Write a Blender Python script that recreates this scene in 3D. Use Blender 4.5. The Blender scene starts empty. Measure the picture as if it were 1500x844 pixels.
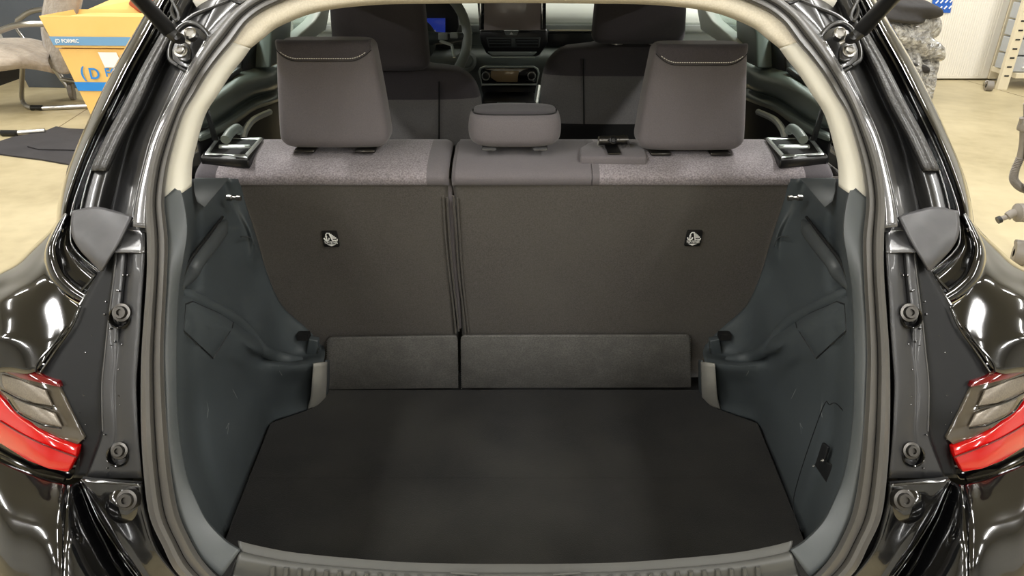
import bpy, bmesh, math, random
from mathutils import Vector, Matrix
from mathutils.bvhtree import BVHTree
random.seed(7)
C = bpy.context.scene.collection
SC = bpy.context.scene
PI = math.pi
# ------------------------------------------------------------------ camera
F = 1040.0; PITCH = math.radians(27.0); CAM = Vector((-0.005, 0.0, 1.5))
cd = bpy.data.cameras.new('camera'); cam = bpy.data.objects.new('camera', cd); C.objects.link(cam)
cd.sensor_width = 36.0; cd.lens = 36.0 * F / 1500.0; cd.clip_start = 0.02
cam.location = CAM; cam.rotation_euler = (PI/2 - PITCH, 0, 0)
SC.camera = cam
SC.view_settings.view_transform = 'Standard'; SC.view_settings.look = 'None'
SC.view_settings.exposure = 0.95; SC.view_settings.gamma = 1.0; SC.view_settings.use_curve_mapping = False
# ------------------------------------------------------------------ world
w = bpy.data.worlds.new('world'); SC.world = w; w.use_nodes = True
w.node_tree.nodes['Background'].inputs[0].default_value = (0.9, 0.95, 1.0, 1)
w.node_tree.nodes['Background'].inputs[1].default_value = 0.25
# ------------------------------------------------------------------ lamps on the garage ceiling (tubes in white fittings)
CEIL = 3.1
LAMPS = []
for lx in (-4.7, -1.65, 1.65, 4.7):
    for ly in (-4.0, -2.1, -0.2, 1.7, 3.6, 5.5, 7.4):
        LAMPS.append((lx, ly))
def lamp_power(lx, ly):
    return 26.0 if ly < 0 else (19.0 if ly < 3 else 22.0)
for i, (lx, ly) in enumerate(LAMPS):
    ld = bpy.data.lights.new('tube_light', 'AREA'); ld.shape = 'RECTANGLE'; ld.size = 0.13; ld.size_y = 1.2
    ld.energy = lamp_power(lx, ly); ld.color = (1.0, 0.99, 0.975)
    lo = bpy.data.objects.new('tube_light', ld); lo.location = (lx, ly, CEIL - 0.115); C.objects.link(lo)

# ------------------------------------------------------------------ helpers: materials
def lin(c):
    return tuple(((v/255.0)/12.92 if v/255.0 <= 0.04045 else ((v/255.0+0.055)/1.055)**2.4) for v in c)
def mat(name, rgb, rough=0.5, metal=0.0, coat=0.0, spec=0.5, noise=None, bump=None, mottle=None, emit=None, trans=0.0, sheen=0.0, ior=1.5):
    m = bpy.data.materials.new(name); m.use_nodes = True
    nt = m.node_tree; b = nt.nodes['Principled BSDF']
    c = lin(rgb)
    b.inputs['Base Color'].default_value = (*c, 1); b.inputs['Roughness'].default_value = rough
    b.inputs['Metallic'].default_value = metal; b.inputs['Coat Weight'].default_value = coat
    b.inputs['Coat Roughness'].default_value = 0.03
    b.inputs['Specular IOR Level'].default_value = spec
    b.inputs['IOR'].default_value = ior
    b.inputs['Transmission Weight'].default_value = trans
    if sheen:
        b.inputs['Sheen Weight'].default_value = sheen; b.inputs['Sheen Roughness'].default_value = 0.5
    if emit:
        b.inputs['Emission Color'].default_value = (*lin(emit[0]), 1); b.inputs['Emission Strength'].default_value = emit[1]
    tc = nt.nodes.new('ShaderNodeTexCoord')
    cur = None
    def mixnoise(scale, amt, rgb2, prev, detail=4, cr=(0.35, 0.65)):
        n = nt.nodes.new('ShaderNodeTexNoise'); n.inputs['Scale'].default_value = scale; n.inputs['Detail'].default_value = detail
        nt.links.new(tc.outputs['Object'], n.inputs['Vector'])
        r = nt.nodes.new('ShaderNodeMapRange'); r.inputs[1].default_value = cr[0]; r.inputs[2].default_value = cr[1]
        r.inputs[3].default_value = 0; r.inputs[4].default_value = amt
        nt.links.new(n.outputs['Fac'], r.inputs[0])
        mx = nt.nodes.new('ShaderNodeMix'); mx.data_type = 'RGBA'
        nt.links.new(r.outputs[0], mx.inputs[0])
        if prev is None: mx.inputs[6].default_value = (*c, 1)
        else: nt.links.new(prev, mx.inputs[6])
        mx.inputs[7].default_value = (*lin(rgb2), 1)
        return mx.outputs[2]
    if noise: cur = mixnoise(noise[0], noise[1], noise[2], cur)
    if mottle: cur = mixnoise(mottle[0], mottle[1], mottle[2], cur)
    if cur is not None: nt.links.new(cur, b.inputs['Base Color'])
    if bump:
        n = nt.nodes.new('ShaderNodeTexNoise'); n.inputs['Scale'].default_value = bump[0]; n.inputs['Detail'].default_value = 3
        nt.links.new(tc.outputs['Object'], n.inputs['Vector'])
        bp = nt.nodes.new('ShaderNodeBump'); bp.inputs['Strength'].default_value = bump[1]; bp.inputs['Distance'].default_value = bump[2]
        nt.links.new(n.outputs['Fac'], bp.inputs['Height']); nt.links.new(bp.outputs['Normal'], b.inputs['Normal'])
    return m
M = {}
M['paint'] = mat('black_gloss_paint', (7, 7, 8), 0.12, coat=1.0, bump=(3.0, 0.08, 0.004))
M['paint_inner'] = mat('black_semi_gloss_paint', (24, 24, 25), 0.3, coat=0.4, mottle=(9, 0.7, (44, 44, 43)), bump=(14.0, 0.3, 0.003))
M['satin'] = mat('black_satin_gutter', (36, 36, 37), 0.36, coat=0.1, mottle=(12, 0.5, (32, 32, 33)), bump=(90, 0.05, 0.001))
M['panel_black'] = mat('black_lamp_surround', (13, 14, 15), 0.42, spec=0.22, mottle=(20, 0.4, (20, 21, 22)))
M['seam'] = mat('sprayed_seam_sealer', (44, 43, 42), 0.5, coat=0.2, bump=(160, 0.7, 0.004), noise=(220, 0.5, (58, 57, 55)))
M['cap'] = mat('grey_rubber_cap', (60, 60, 62), 0.42, mottle=(25, 0.5, (78, 77, 79)), bump=(60, 0.1, 0.002))
M['rubber'] = mat('weatherstrip_rubber', (62, 60, 56), 0.42, mottle=(10, 0.4, (76, 73, 68)), sheen=0.1)
M['void'] = mat('dark_gap', (4, 4, 4), 0.8)
M['trim'] = mat('charcoal_moulded_plastic', (68, 74, 76), 0.46, bump=(900, 0.12, 0.0006), mottle=(6, 0.4, (60, 65, 67)))
M['trim_rim'] = mat('charcoal_rim_plastic', (64, 68, 69), 0.45, bump=(900, 0.12, 0.0006))
M['panelgroove'] = mat('groove_dark', (14, 15, 16), 0.6)
M['scuff'] = mat('pale_scuff', (120, 122, 122), 0.6)
M['sill'] = mat('sill_plate_plastic', (66, 66, 63), 0.42, bump=(700, 0.15, 0.0006), mottle=(8, 0.3, (74, 74, 70)))
M['carpet'] = mat('boot_floor_carpet', (28, 27, 26), 0.95, spec=0.15, noise=(420, 0.7, (14, 14, 14)), mottle=(3.5, 0.8, (46, 45, 41)), bump=(500, 0.5, 0.002), sheen=0.15)
M['backfelt'] = mat('seat_back_felt', (84, 80, 76), 0.9, spec=0.15, noise=(330, 0.6, (60, 57, 51)), mottle=(6, 0.35, (86, 83, 76)), bump=(400, 0.4, 0.0015), sheen=0.15)
M['flap'] = mat('grained_flap', (108, 106, 102), 0.62, noise=(260, 0.6, (64, 63, 61)), mottle=(26, 0.45, (74, 73, 70)), bump=(260, 0.6, 0.0015))
M['melange'] = mat('melange_seat_fabric', (150, 143, 146), 0.9, spec=0.1, noise=(300, 0.75, (98, 93, 95)), bump=(350, 0.5, 0.0015), sheen=0.2)
M['plainfab'] = mat('plain_seat_fabric', (106, 101, 103), 0.85, spec=0.15, noise=(500, 0.4, (90, 86, 88)), bump=(600, 0.3, 0.001), sheen=0.2)
M['darkfab'] = mat('dark_seat_fabric', (78, 74, 77), 0.85, spec=0.15, noise=(500, 0.4, (58, 55, 58)), bump=(600, 0.3, 0.001), sheen=0.15)
M['midfab'] = mat('front_seat_fabric', (120, 118, 117), 0.85, spec=0.15, noise=(380, 0.5, (96, 94, 93)), sheen=0.15)
M['stitch'] = mat('white_thread', (225, 222, 215), 0.7)
M['piping'] = mat('grey_piping', (112, 110, 106), 0.7)
M['beige'] = mat('beige_pillar_plastic', (196, 192, 178), 0.6, bump=(500, 0.1, 0.0006))
M['headliner'] = mat('beige_headliner_felt', (204, 196, 178), 0.9, noise=(350, 0.4, (176, 167, 146)), bump=(400, 0.4, 0.001))
M['cabin'] = mat('cabin_dark_plastic', (58, 63, 62), 0.42)
M['door_card'] = mat('door_card_plastic', (98, 107, 102), 0.4)
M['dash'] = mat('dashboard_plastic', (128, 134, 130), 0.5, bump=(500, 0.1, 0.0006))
M['dashtop'] = mat('dashboard_top_lit_tone', (176, 182, 174), 0.55)  # paler than the dash face, windscreen light on the top painted in
M['black'] = mat('black_plastic', (14, 14, 15), 0.35)
M['gloss'] = mat('piano_black', (6, 6, 7), 0.08, coat=1)
M['chrome'] = mat('chrome', (215, 215, 212), 0.12, metal=1)
M['steel'] = mat('brushed_steel', (176, 174, 170), 0.28, metal=1)
M['darkmetal'] = mat('dark_zinc_bolt', (78, 76, 73), 0.3, metal=0.9)
M['satinsilver'] = mat('pale_satin_silver', (196, 202, 198), 0.35, metal=0.5)
M['screen'] = mat('screen_reflection_tone', (170, 158, 156), 0.25, coat=0.5)  # pale base colour stands for a reflection on the dark glass
M['gauge'] = mat('lit_blue_gauge', (14, 22, 70), 0.2, emit=((22, 34, 96), 0.6))
M['lcd'] = mat('climate_display', (170, 142, 108), 0.15, coat=1)
M['red'] = mat('red_lamp_lens', (168, 2, 2), 0.12, coat=1.0, emit=((190, 2, 2), 0.06))
M['red_dark'] = mat('dark_red_lens', (90, 6, 10), 0.1, coat=1.0)
M['smoke'] = mat('smoked_lens', (58, 52, 44), 0.08, coat=1.0, mottle=(14, 0.5, (84, 78, 66)))
M['reflector'] = mat('clear_reflector', (120, 112, 100), 0.3, metal=0.3, noise=(400, 0.5, (84, 78, 70)))
M['concrete'] = mat('worn_garage_concrete', (168, 155, 120), 0.42, mottle=(1.3, 0.65, (194, 181, 146)), noise=(9, 0.4, (132, 116, 82)), bump=(30, 0.15, 0.003))
M['wallwhite'] = mat('garage_wall', (200, 200, 196), 0.8, mottle=(2, 0.3, (190, 187, 180)))
M['ceil'] = mat('garage_ceiling', (175, 175, 172), 0.85)
M['board'] = mat('slate_grey_board', (82, 88, 96), 0.55, mottle=(3, 0.4, (64, 70, 78)))
M['cardboard'] = mat('yellow_cardboard', (236, 192, 112), 0.75, mottle=(4, 0.3, (240, 204, 130)))
M['blue'] = mat('blue_print', (40, 134, 214), 0.6)
M['paleblue'] = mat('faded_blue_print', (112, 158, 196), 0.6)
M['white'] = mat('white_print', (240, 240, 236), 0.6)
M['chairfab'] = mat('taupe_velour', (160, 148, 132), 0.9, mottle=(14, 0.5, (128, 116, 102)), bump=(22, 0.6, 0.02), sheen=0.3)
M['mattex'] = mat('black_floor_mat', (40, 38, 40), 0.9, mottle=(5, 0.5, (54, 52, 54)), bump=(40, 0.2, 0.003))
M['cabinet'] = mat('cream_white_cabinet', (236, 232, 222), 0.4)
M['cream'] = mat('cream_steel', (222, 212, 186), 0.45)
M['wrap'] = mat('crumpled_film_highlights', (205, 203, 198), 0.12, coat=1.0, mottle=(22, 0.8, (90, 88, 86)), bump=(32, 1.0, 0.06))  # base lightened against the dark mottle to paint in white highlights
M['wrapdark'] = mat('dark_quilted_cloth', (52, 50, 50), 0.8, bump=(10, 0.5, 0.02))
M['bluesticker'] = mat('blue_sticker', (38, 96, 190), 0.5)
M['yellow'] = mat('yellow_tape', (240, 210, 60), 0.6)
M['drawer'] = mat('translucent_drawer', (196, 200, 204), 0.25, trans=0.2)
M['redp'] = mat('red_enamel', (190, 24, 26), 0.3, coat=0.5)
M['brownred'] = mat('red_brown_cloth', (160, 84, 60), 0.8)
M['tube'] = mat('fluorescent_tube', (255, 253, 246), 0.5, emit=((255, 252, 240), 6.0))
M['hose'] = mat('grey_ribbed_hose', (126, 120, 112), 0.5)
M['labelblack'] = mat('black_label', (10, 10, 10), 0.6)
M['roofdark'] = mat('roof_lining_inner', (190, 186, 174), 0.9)
def glassmat():
    m = bpy.data.materials.new('window_glass'); m.use_nodes = True; nt = m.node_tree
    for n in list(nt.nodes): nt.nodes.remove(n)
    o = nt.nodes.new('ShaderNodeOutputMaterial'); t = nt.nodes.new('ShaderNodeBsdfTransparent'); g = nt.nodes.new('ShaderNodeBsdfGlossy')
    t.inputs[0].default_value = (0.72, 0.78, 0.76, 1); g.inputs['Roughness'].default_value = 0.02
    mx = nt.nodes.new('ShaderNodeMixShader'); mx.inputs[0].default_value = 0.07
    nt.links.new(t.outputs[0], mx.inputs[1]); nt.links.new(g.outputs[0], mx.inputs[2]); nt.links.new(mx.outputs[0], o.inputs[0])
    return m
M['glass'] = glassmat()
# ------------------------------------------------------------------ helpers: measuring points of the place
cp, sp = math.cos(PITCH), math.sin(PITCH)
def ray(px, py):
    u = (px-750.0)/F; v = -(py-422.0)/F
    return Vector((u, cp + v*sp, -sp + v*cp))
def P(px, py, D): r = ray(px, py); return CAM + r*(D/r.y)
def Z(px, py, z): r = ray(px, py); return CAM + r*((z-CAM.z)/r.z)
def W(px, py, X): r = ray(px, py); return CAM + r*((X-CAM.x)/r.x)
def table(tb, z):
    if z <= tb[0][0]: a, b = tb[0], tb[1]
    elif z >= tb[-1][0]: a, b = tb[-2], tb[-1]
    else:
        for a, b in zip(tb, tb[1:]):
            if a[0] <= z <= b[0]: break
    return a[1] + (b[1]-a[1])*(z-a[0])/(b[0]-a[0])
OPEN = [(.55, .71), (.66, .74), (.85, .83), (1.05, .95), (1.25, 1.12), (1.38, 1.27), (1.5, 1.42)]
def hit(px, py, fn):
    r = ray(px, py); a, b = 0.2, 6.0
    for _ in range(50):
        m_ = (a+b)/2; p = CAM + r*m_
        if p.y < fn(p.z): a = m_
        else: b = m_
    return CAM + r*a
def S(px, py, off=0.0): return hit(px, py, lambda z: table(OPEN, z)+off)
def seatY(z): return 1.44 + (1.03-z)*0.2
def B(px, py, off=-0.006): return hit(px, py, lambda z: seatY(z)+off)
# ------------------------------------------------------------------ helpers: objects
def setp(o, label=None, cat=None, group=None, kind=None):
    if label: o['label'] = label
    if cat: o['category'] = cat
    if group: o['group'] = group
    if kind: o['kind'] = kind
    return o
def thing(name, label, cat, loc, group=None):
    o = bpy.data.objects.new(name, None); C.objects.link(o); o.location = loc; o.empty_display_size = 0.05
    return setp(o, label, cat, group)
def link(name, me, m, parent=None, smooth=True):
    if m is not None: me.materials.append(m)
    if smooth:
        for p in me.polygons: p.use_smooth = True
    o = bpy.data.objects.new(name, me); C.objects.link(o)
    if parent is not None:
        o.parent = parent
        if parent.type == 'EMPTY': o.location = -Vector(parent.location)
    return o
def bevel(o, w=0.003, seg=2, ang=40):
    md = o.modifiers.new('bevel', 'BEVEL'); md.width = w; md.segments = seg; md.limit_method = 'ANGLE'; md.angle_limit = math.radians(ang)
    md.harden_normals = False
    return o
class MB:
    def __init__(s, mx=1): s.v = []; s.f = []; s.mx = mx
    def add(s, vs, fs):
        n = len(s.v); s.v += [Vector(v) for v in vs]; s.f += [tuple(i+n for i in f) for f in fs]; return s
    def tube(s, path, r, seg=10, closed=False):
        path = [Vector(p) for p in path]; n = len(path); vs = []; fs = []
        rr = r if isinstance(r, (list, tuple)) else [r]*n
        t0 = (path[1]-path[0]).normalized(); ref = Vector((0, 0, 1)) if abs(t0.z) < .9 else Vector((1, 0, 0))
        nrm = t0.cross(ref).normalized()
        for i in range(n):
            if closed: t = path[(i+1) % n]-path[i-1]
            else: t = path[min(i+1, n-1)]-path[max(i-1, 0)]
            t.normalize(); nrm = (nrm - t*nrm.dot(t)).normalized(); bn = t.cross(nrm)
            for k in range(seg):
                a = 2*PI*k/seg; vs.append(path[i] + (nrm*math.cos(a)+bn*math.sin(a))*rr[i])
        m_ = n if closed else n-1
        for i in range(m_):
            for k in range(seg):
                j = (i+1) % n; fs.append((i*seg+k, i*seg+(k+1) % seg, j*seg+(k+1) % seg, j*seg+k))
        if not closed:
            fs.append(tuple(range(seg))); fs.append(tuple((n-1)*seg+k for k in range(seg)))
        return s.add(vs, fs)
    def lathe(s, c, axis, prof, seg=24):
        c = Vector(c); ax = Vector(axis).normalized(); ref = Vector((1, 0, 0)) if abs(ax.x) < .8 else Vector((0, 0, 1))
        u = ax.cross(ref).normalized(); v = ax.cross(u); vs = []; fs = []
        for (r, h) in prof:
            for k in range(seg):
                a = 2*PI*k/seg; vs.append(c+ax*h+(u*math.cos(a)+v*math.sin(a))*max(r, 1e-5))
        for i in range(len(prof)-1):
            for k in range(seg):
                fs.append((i*seg+k, i*seg+(k+1) % seg, (i+1)*seg+(k+1) % seg, (i+1)*seg+k))
        return s.add(vs, fs)
    def box(s, c, sz, rot=None):
        c = Vector(c); vs = []
        for x in (-.5, .5):
            for y in (-.5, .5):
                for z in (-.5, .5):
                    p = Vector((x*sz[0], y*sz[1], z*sz[2])); vs.append(c + (rot @ p if rot else p))
        return s.add(vs, [(0, 1, 3, 2), (4, 6, 7, 5), (0, 4, 5, 1), (2, 3, 7, 6), (0, 2, 6, 4), (1, 5, 7, 3)])
    def prism(s, poly, d):
        d = Vector(d); poly = [Vector(p) for p in poly]; n = len(poly)
        vs = poly + [p+d for p in poly]; fs = [tuple(range(n)), tuple(range(2*n-1, n-1, -1))]
        fs += [(i, i+n, (i+1) % n+n, (i+1) % n) for i in range(n)]
        return s.add(vs, fs)
    def grid(s, g):
        nr = len(g); nc = len(g[0]); vs = [p for r in g for p in r]
        fs = [(i*nc+j, i*nc+j+1, (i+1)*nc+j+1, (i+1)*nc+j) for i in range(nr-1) for j in range(nc-1)]
        return s.add(vs, fs)
    def build(s, name, m, parent=None, smooth=True, bev=0, seg=2, tri=False):
        me = bpy.data.meshes.new(name)
        me.from_pydata([(v.x*s.mx, v.y, v.z) for v in s.v], [], s.f)
        bm = bmesh.new(); bm.from_mesh(me)
        big = [f for f in bm.faces if len(f.verts) > 4]
        if tri and big: bmesh.ops.triangulate(bm, faces=big)
        bmesh.ops.recalc_face_normals(bm, faces=bm.faces); bm.to_mesh(me); bm.free()
        o = link(name, me, m, parent, smooth)
        if smooth and not bev:
            for e in me.edges: pass
            try: me.set_sharp_from_angle(angle=math.radians(42))
            except Exception: pass
        if bev: bevel(o, bev, seg)
        return o
def cr(p0, p1, p2, p3, t):
    return 0.5*((2*p1)+(p2-p0)*t+(2*p0-5*p1+4*p2-p3)*t*t+(3*p1-p0-3*p2+p3)*t**3)
def spline(pts, n, closed=False):
    pts = [Vector(p) for p in pts]; k = len(pts); out = []
    segs = k if closed else k-1
    for i in range(segs):
        g = lambda j: pts[j % k] if closed else (pts[j] if 0 <= j < k else (2*pts[0]-pts[1] if j < 0 else 2*pts[-1]-pts[-2]))
        for q in range(n): out.append(cr(g(i-1), g(i), g(i+1), g(i+2), q/n))
    if not closed: out.append(pts[-1].copy())
    return out
def patch(rows, nu=6, nv=6):
    """smooth surface through a grid of measured points"""
    rr = [spline(r, nu) for r in rows]; cols = list(zip(*rr)); cc = [spline(c, nv) for c in cols]
    return [list(x) for x in zip(*cc)]
def loft(name, rows, m, parent, mx=1, nu=6, nv=6, thick=0.003, smooth=True):
    o = MB(mx).grid(patch(rows, nu, nv)).build(name, m, parent, smooth)
    if thick:
        md = o.modifiers.new('thickness', 'SOLIDIFY'); md.thickness = thick; md.offset = 0
    return o
def plate(name, pts, d, m, parent, mx=1, bev=0.002, smooth=True):
    """solid plate whose rim runs through pts, d is its thickness vector"""
    return MB(mx).prism(pts, d).build(name, m, parent, smooth, bev=bev, tri=True)
def cushion(name, levels, m, parent, ex=4.0, seg=56, mx=1, cap=True):
    """stack of superellipse rings (z, cx, cy, hx, hy)"""
    vs = []; fs = []
    for (z, cx, cy, hx, hy) in levels:
        for k in range(seg):
            a = 2*PI*k/seg; c_, s_ = math.cos(a), math.sin(a)
            vs.append((cx+hx*math.copysign(abs(c_)**(2/ex), c_), cy+hy*math.copysign(abs(s_)**(2/ex), s_), z))
    for i in range(len(levels)-1):
        for k in range(seg): fs.append((i*seg+k, i*seg+(k+1) % seg, (i+1)*seg+(k+1) % seg, (i+1)*seg+k))
    if cap: fs.append(tuple(range(seg))); fs.append(tuple((len(levels)-1)*seg+k for k in range(seg)))
    return MB(mx).add(vs, fs).build(name, m, parent)
def rounded_levels(z0, z1, f, r0, r1, n=8):
    """f(t)->(cx,cy,hx,hy); r0,r1 radii of the bottom and top edges"""
    zs = []
    for i in range(n+1):
        a = PI/2*i/n; zs.append((z0 + r0*(1-math.cos(a)), r0*(1-math.sin(a))))
    for i in range(1, 8): zs.append((z0+r0+(z1-r1-z0-r0)*i/8, 0))
    for i in range(n+1):
        a = PI/2*i/n; zs.append((z1-r1+r1*math.sin(a), r1*(1-math.cos(a))))
    out = []
    for z, ins in zs:
        cx, cy, hx, hy = f((z-z0)/(z1-z0)); out.append((z, cx, cy, max(hx-ins, .001), max(hy-ins*min(1, hy*.9/max(r0, r1, 1e-6)), .001)))
    return out
def text_mesh(txt, size, depth=0.0004):
    cu = bpy.data.curves.new('t', 'FONT'); cu.body = txt; cu.size = size; cu.align_x = 'CENTER'; cu.align_y = 'CENTER'; cu.extrude = depth; cu.offset = size*.018
    to = bpy.data.objects.new('t', cu); C.objects.link(to); dg = bpy.context.evaluated_depsgraph_get(); dg.update()
    me = bpy.data.meshes.new_from_object(to.evaluated_get(dg)); bpy.data.objects.remove(to); return me
def put_text(name, txt, size, m, parent, origin, xdir, ydir, sx=1.0, depth=0.0004):
    me = text_mesh(txt, size, depth); xd = Vector(xdir).normalized(); yd = Vector(ydir); yd = (yd-xd*yd.dot(xd)).normalized(); nd = xd.cross(yd)
    o_ = Vector(origin)
    for v in me.vertices: v.co = o_ + xd*v.co.x*sx + yd*v.co.y + nd*v.co.z
    return link(name, me, m, parent, smooth=False)

# =================================================================== GARAGE SHELL
X0, X1, Y0, Y1 = -7.5, 7.5, -6.0, 9.6
def slab(name, c, sz, m): return setp(MB().box(c, sz).build(name, m, smooth=False), kind='structure')
slab('floor', (0, (Y0+Y1)/2, -.05), (X1-X0, Y1-Y0, .1), M['concrete'])
slab('ceiling', (0, (Y0+Y1)/2, CEIL+.05), (X1-X0, Y1-Y0, .1), M['ceil'])
slab('wall_far', (0, Y1+.05, CEIL/2), (X1-X0, .1, CEIL), M['wallwhite'])
slab('wall_near', (0, Y0-.05, CEIL/2), (X1-X0, .1, CEIL), M['wallwhite'])
slab('wall_left', (X0-.05, (Y0+Y1)/2, CEIL/2), (.1, Y1-Y0, CEIL), M['wallwhite'])
slab('wall_right', (X1+.05, (Y0+Y1)/2, CEIL/2), (.1, Y1-Y0, CEIL), M['wallwhite'])
fj = MB()
a, b = Z(85, 187, .001), Z(130, 158, .001); d = (b-a).normalized(); n = Vector((-d.y, d.x, 0))*.006
fj.add([a-n-d*.1, a+n-d*.1, b+n+d*3, b-n+d*3], [(0, 1, 2, 3)])
a, b = Z(1440, 125, .001), Z(1500, 142, .001); d = (b-a).normalized(); n = Vector((-d.y, d.x, 0))*.006
fj.add([a-n-d*.3, a+n-d*.3, b+n+d*2, b-n+d*2], [(0, 1, 2, 3)])
setp(fj.build('trim_1', mat('floor_joint', (120, 106, 78), .8), smooth=False), kind='structure')
for (lx, ly) in LAMPS:
    t = thing('ceiling_light', 'white twin-tube fluorescent fitting on the garage ceiling', 'ceiling light', (lx, ly, CEIL), 'tube lights on the ceiling')
    MB().box((lx, ly, CEIL-.03), (.16, 1.3, .06)).build('fitting', M['cabinet'], t, bev=.008)
    for s in (-1, 1): MB().tube([(lx+s*.05, ly-.6, CEIL-.085), (lx+s*.05, ly+.6, CEIL-.085)], .013, 8).build('tube', M['tube'], t)
    for s in (-1, 1): MB().box((lx, ly+s*.61, CEIL-.08), (.15, .02, .05)).build('end_socket', M['cabinet'], t)

# =================================================================== CAR BODY
car = thing('car', 'black hatchback seen from behind with its boot open and empty', 'car', (0, 2.0, 0))
SEAL = [(755, 925, 755, 885), (560, 920, 562, 880), (420, 908, 425, 870), (340, 890, 352, 862), (292, 866, 322, 848), (258, 838, 296, 820), (238, 800, 278, 790), (219, 757, 262, 752),
        (211, 700, 252, 700), (207, 640, 246, 640), (206, 580, 242, 580), (207, 520, 240, 520), (211, 460, 242, 460), (215, 400, 245, 400), (215, 350, 246, 350), (213, 300, 241, 300),
        (217, 260, 244, 262), (226, 222, 252, 222), (250, 160, 268, 170), (267, 122, 286, 139), (284, 92, 304, 109), (298, 70, 322, 85), (312, 50, 341, 63), (344, 14, 367, 29), (385, -12, 405, 6),
        (450, -30, 470, -14), (600, -38, 600, -22), (755, -40, 755, -24)]
def ring(prof):
    rows = []
    for (ox, oy, ix, iy) in SEAL:
        rows.append([S(ox+(ix-ox)*s, oy+(iy-oy)*s, -h) for s, h in prof])
    left = rows; right = [[Vector((-p.x, p.y, p.z)) for p in r] for r in rows[1:-1]][::-1]
    return left + right
prof = [(0, -.02), (.0, .006), (.06, .014), (.2, .0195), (.36, .018), (.47, .012), (.52, .006), (.57, .010), (.66, .0165), (.82, .018), (.94, .012), (1.0, .002), (1.0, -.02)]
rs = ring(prof)
cols = [spline([r[k] for r in rs], 5, closed=True) for k in range(len(prof))]
g = [list(x) for x in zip(*cols)]; g.append(g[0])
MB().grid(g).build('door_seal', M['rubber'], car)
# thin dark lines of the lip
lip = spline([Vector(((p1:=S(ox+(ix-ox)*.52, oy+(iy-oy)*.52, -.006)).x, p1.y, p1.z)) for ox, oy, ix, iy in SEAL], 5)
MB().tube(lip, .0016, 6).build('seal_groove', M['void'], car)
MB(-1).tube(lip, .0016, 6).build('seal_groove', M['void'], car)

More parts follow.
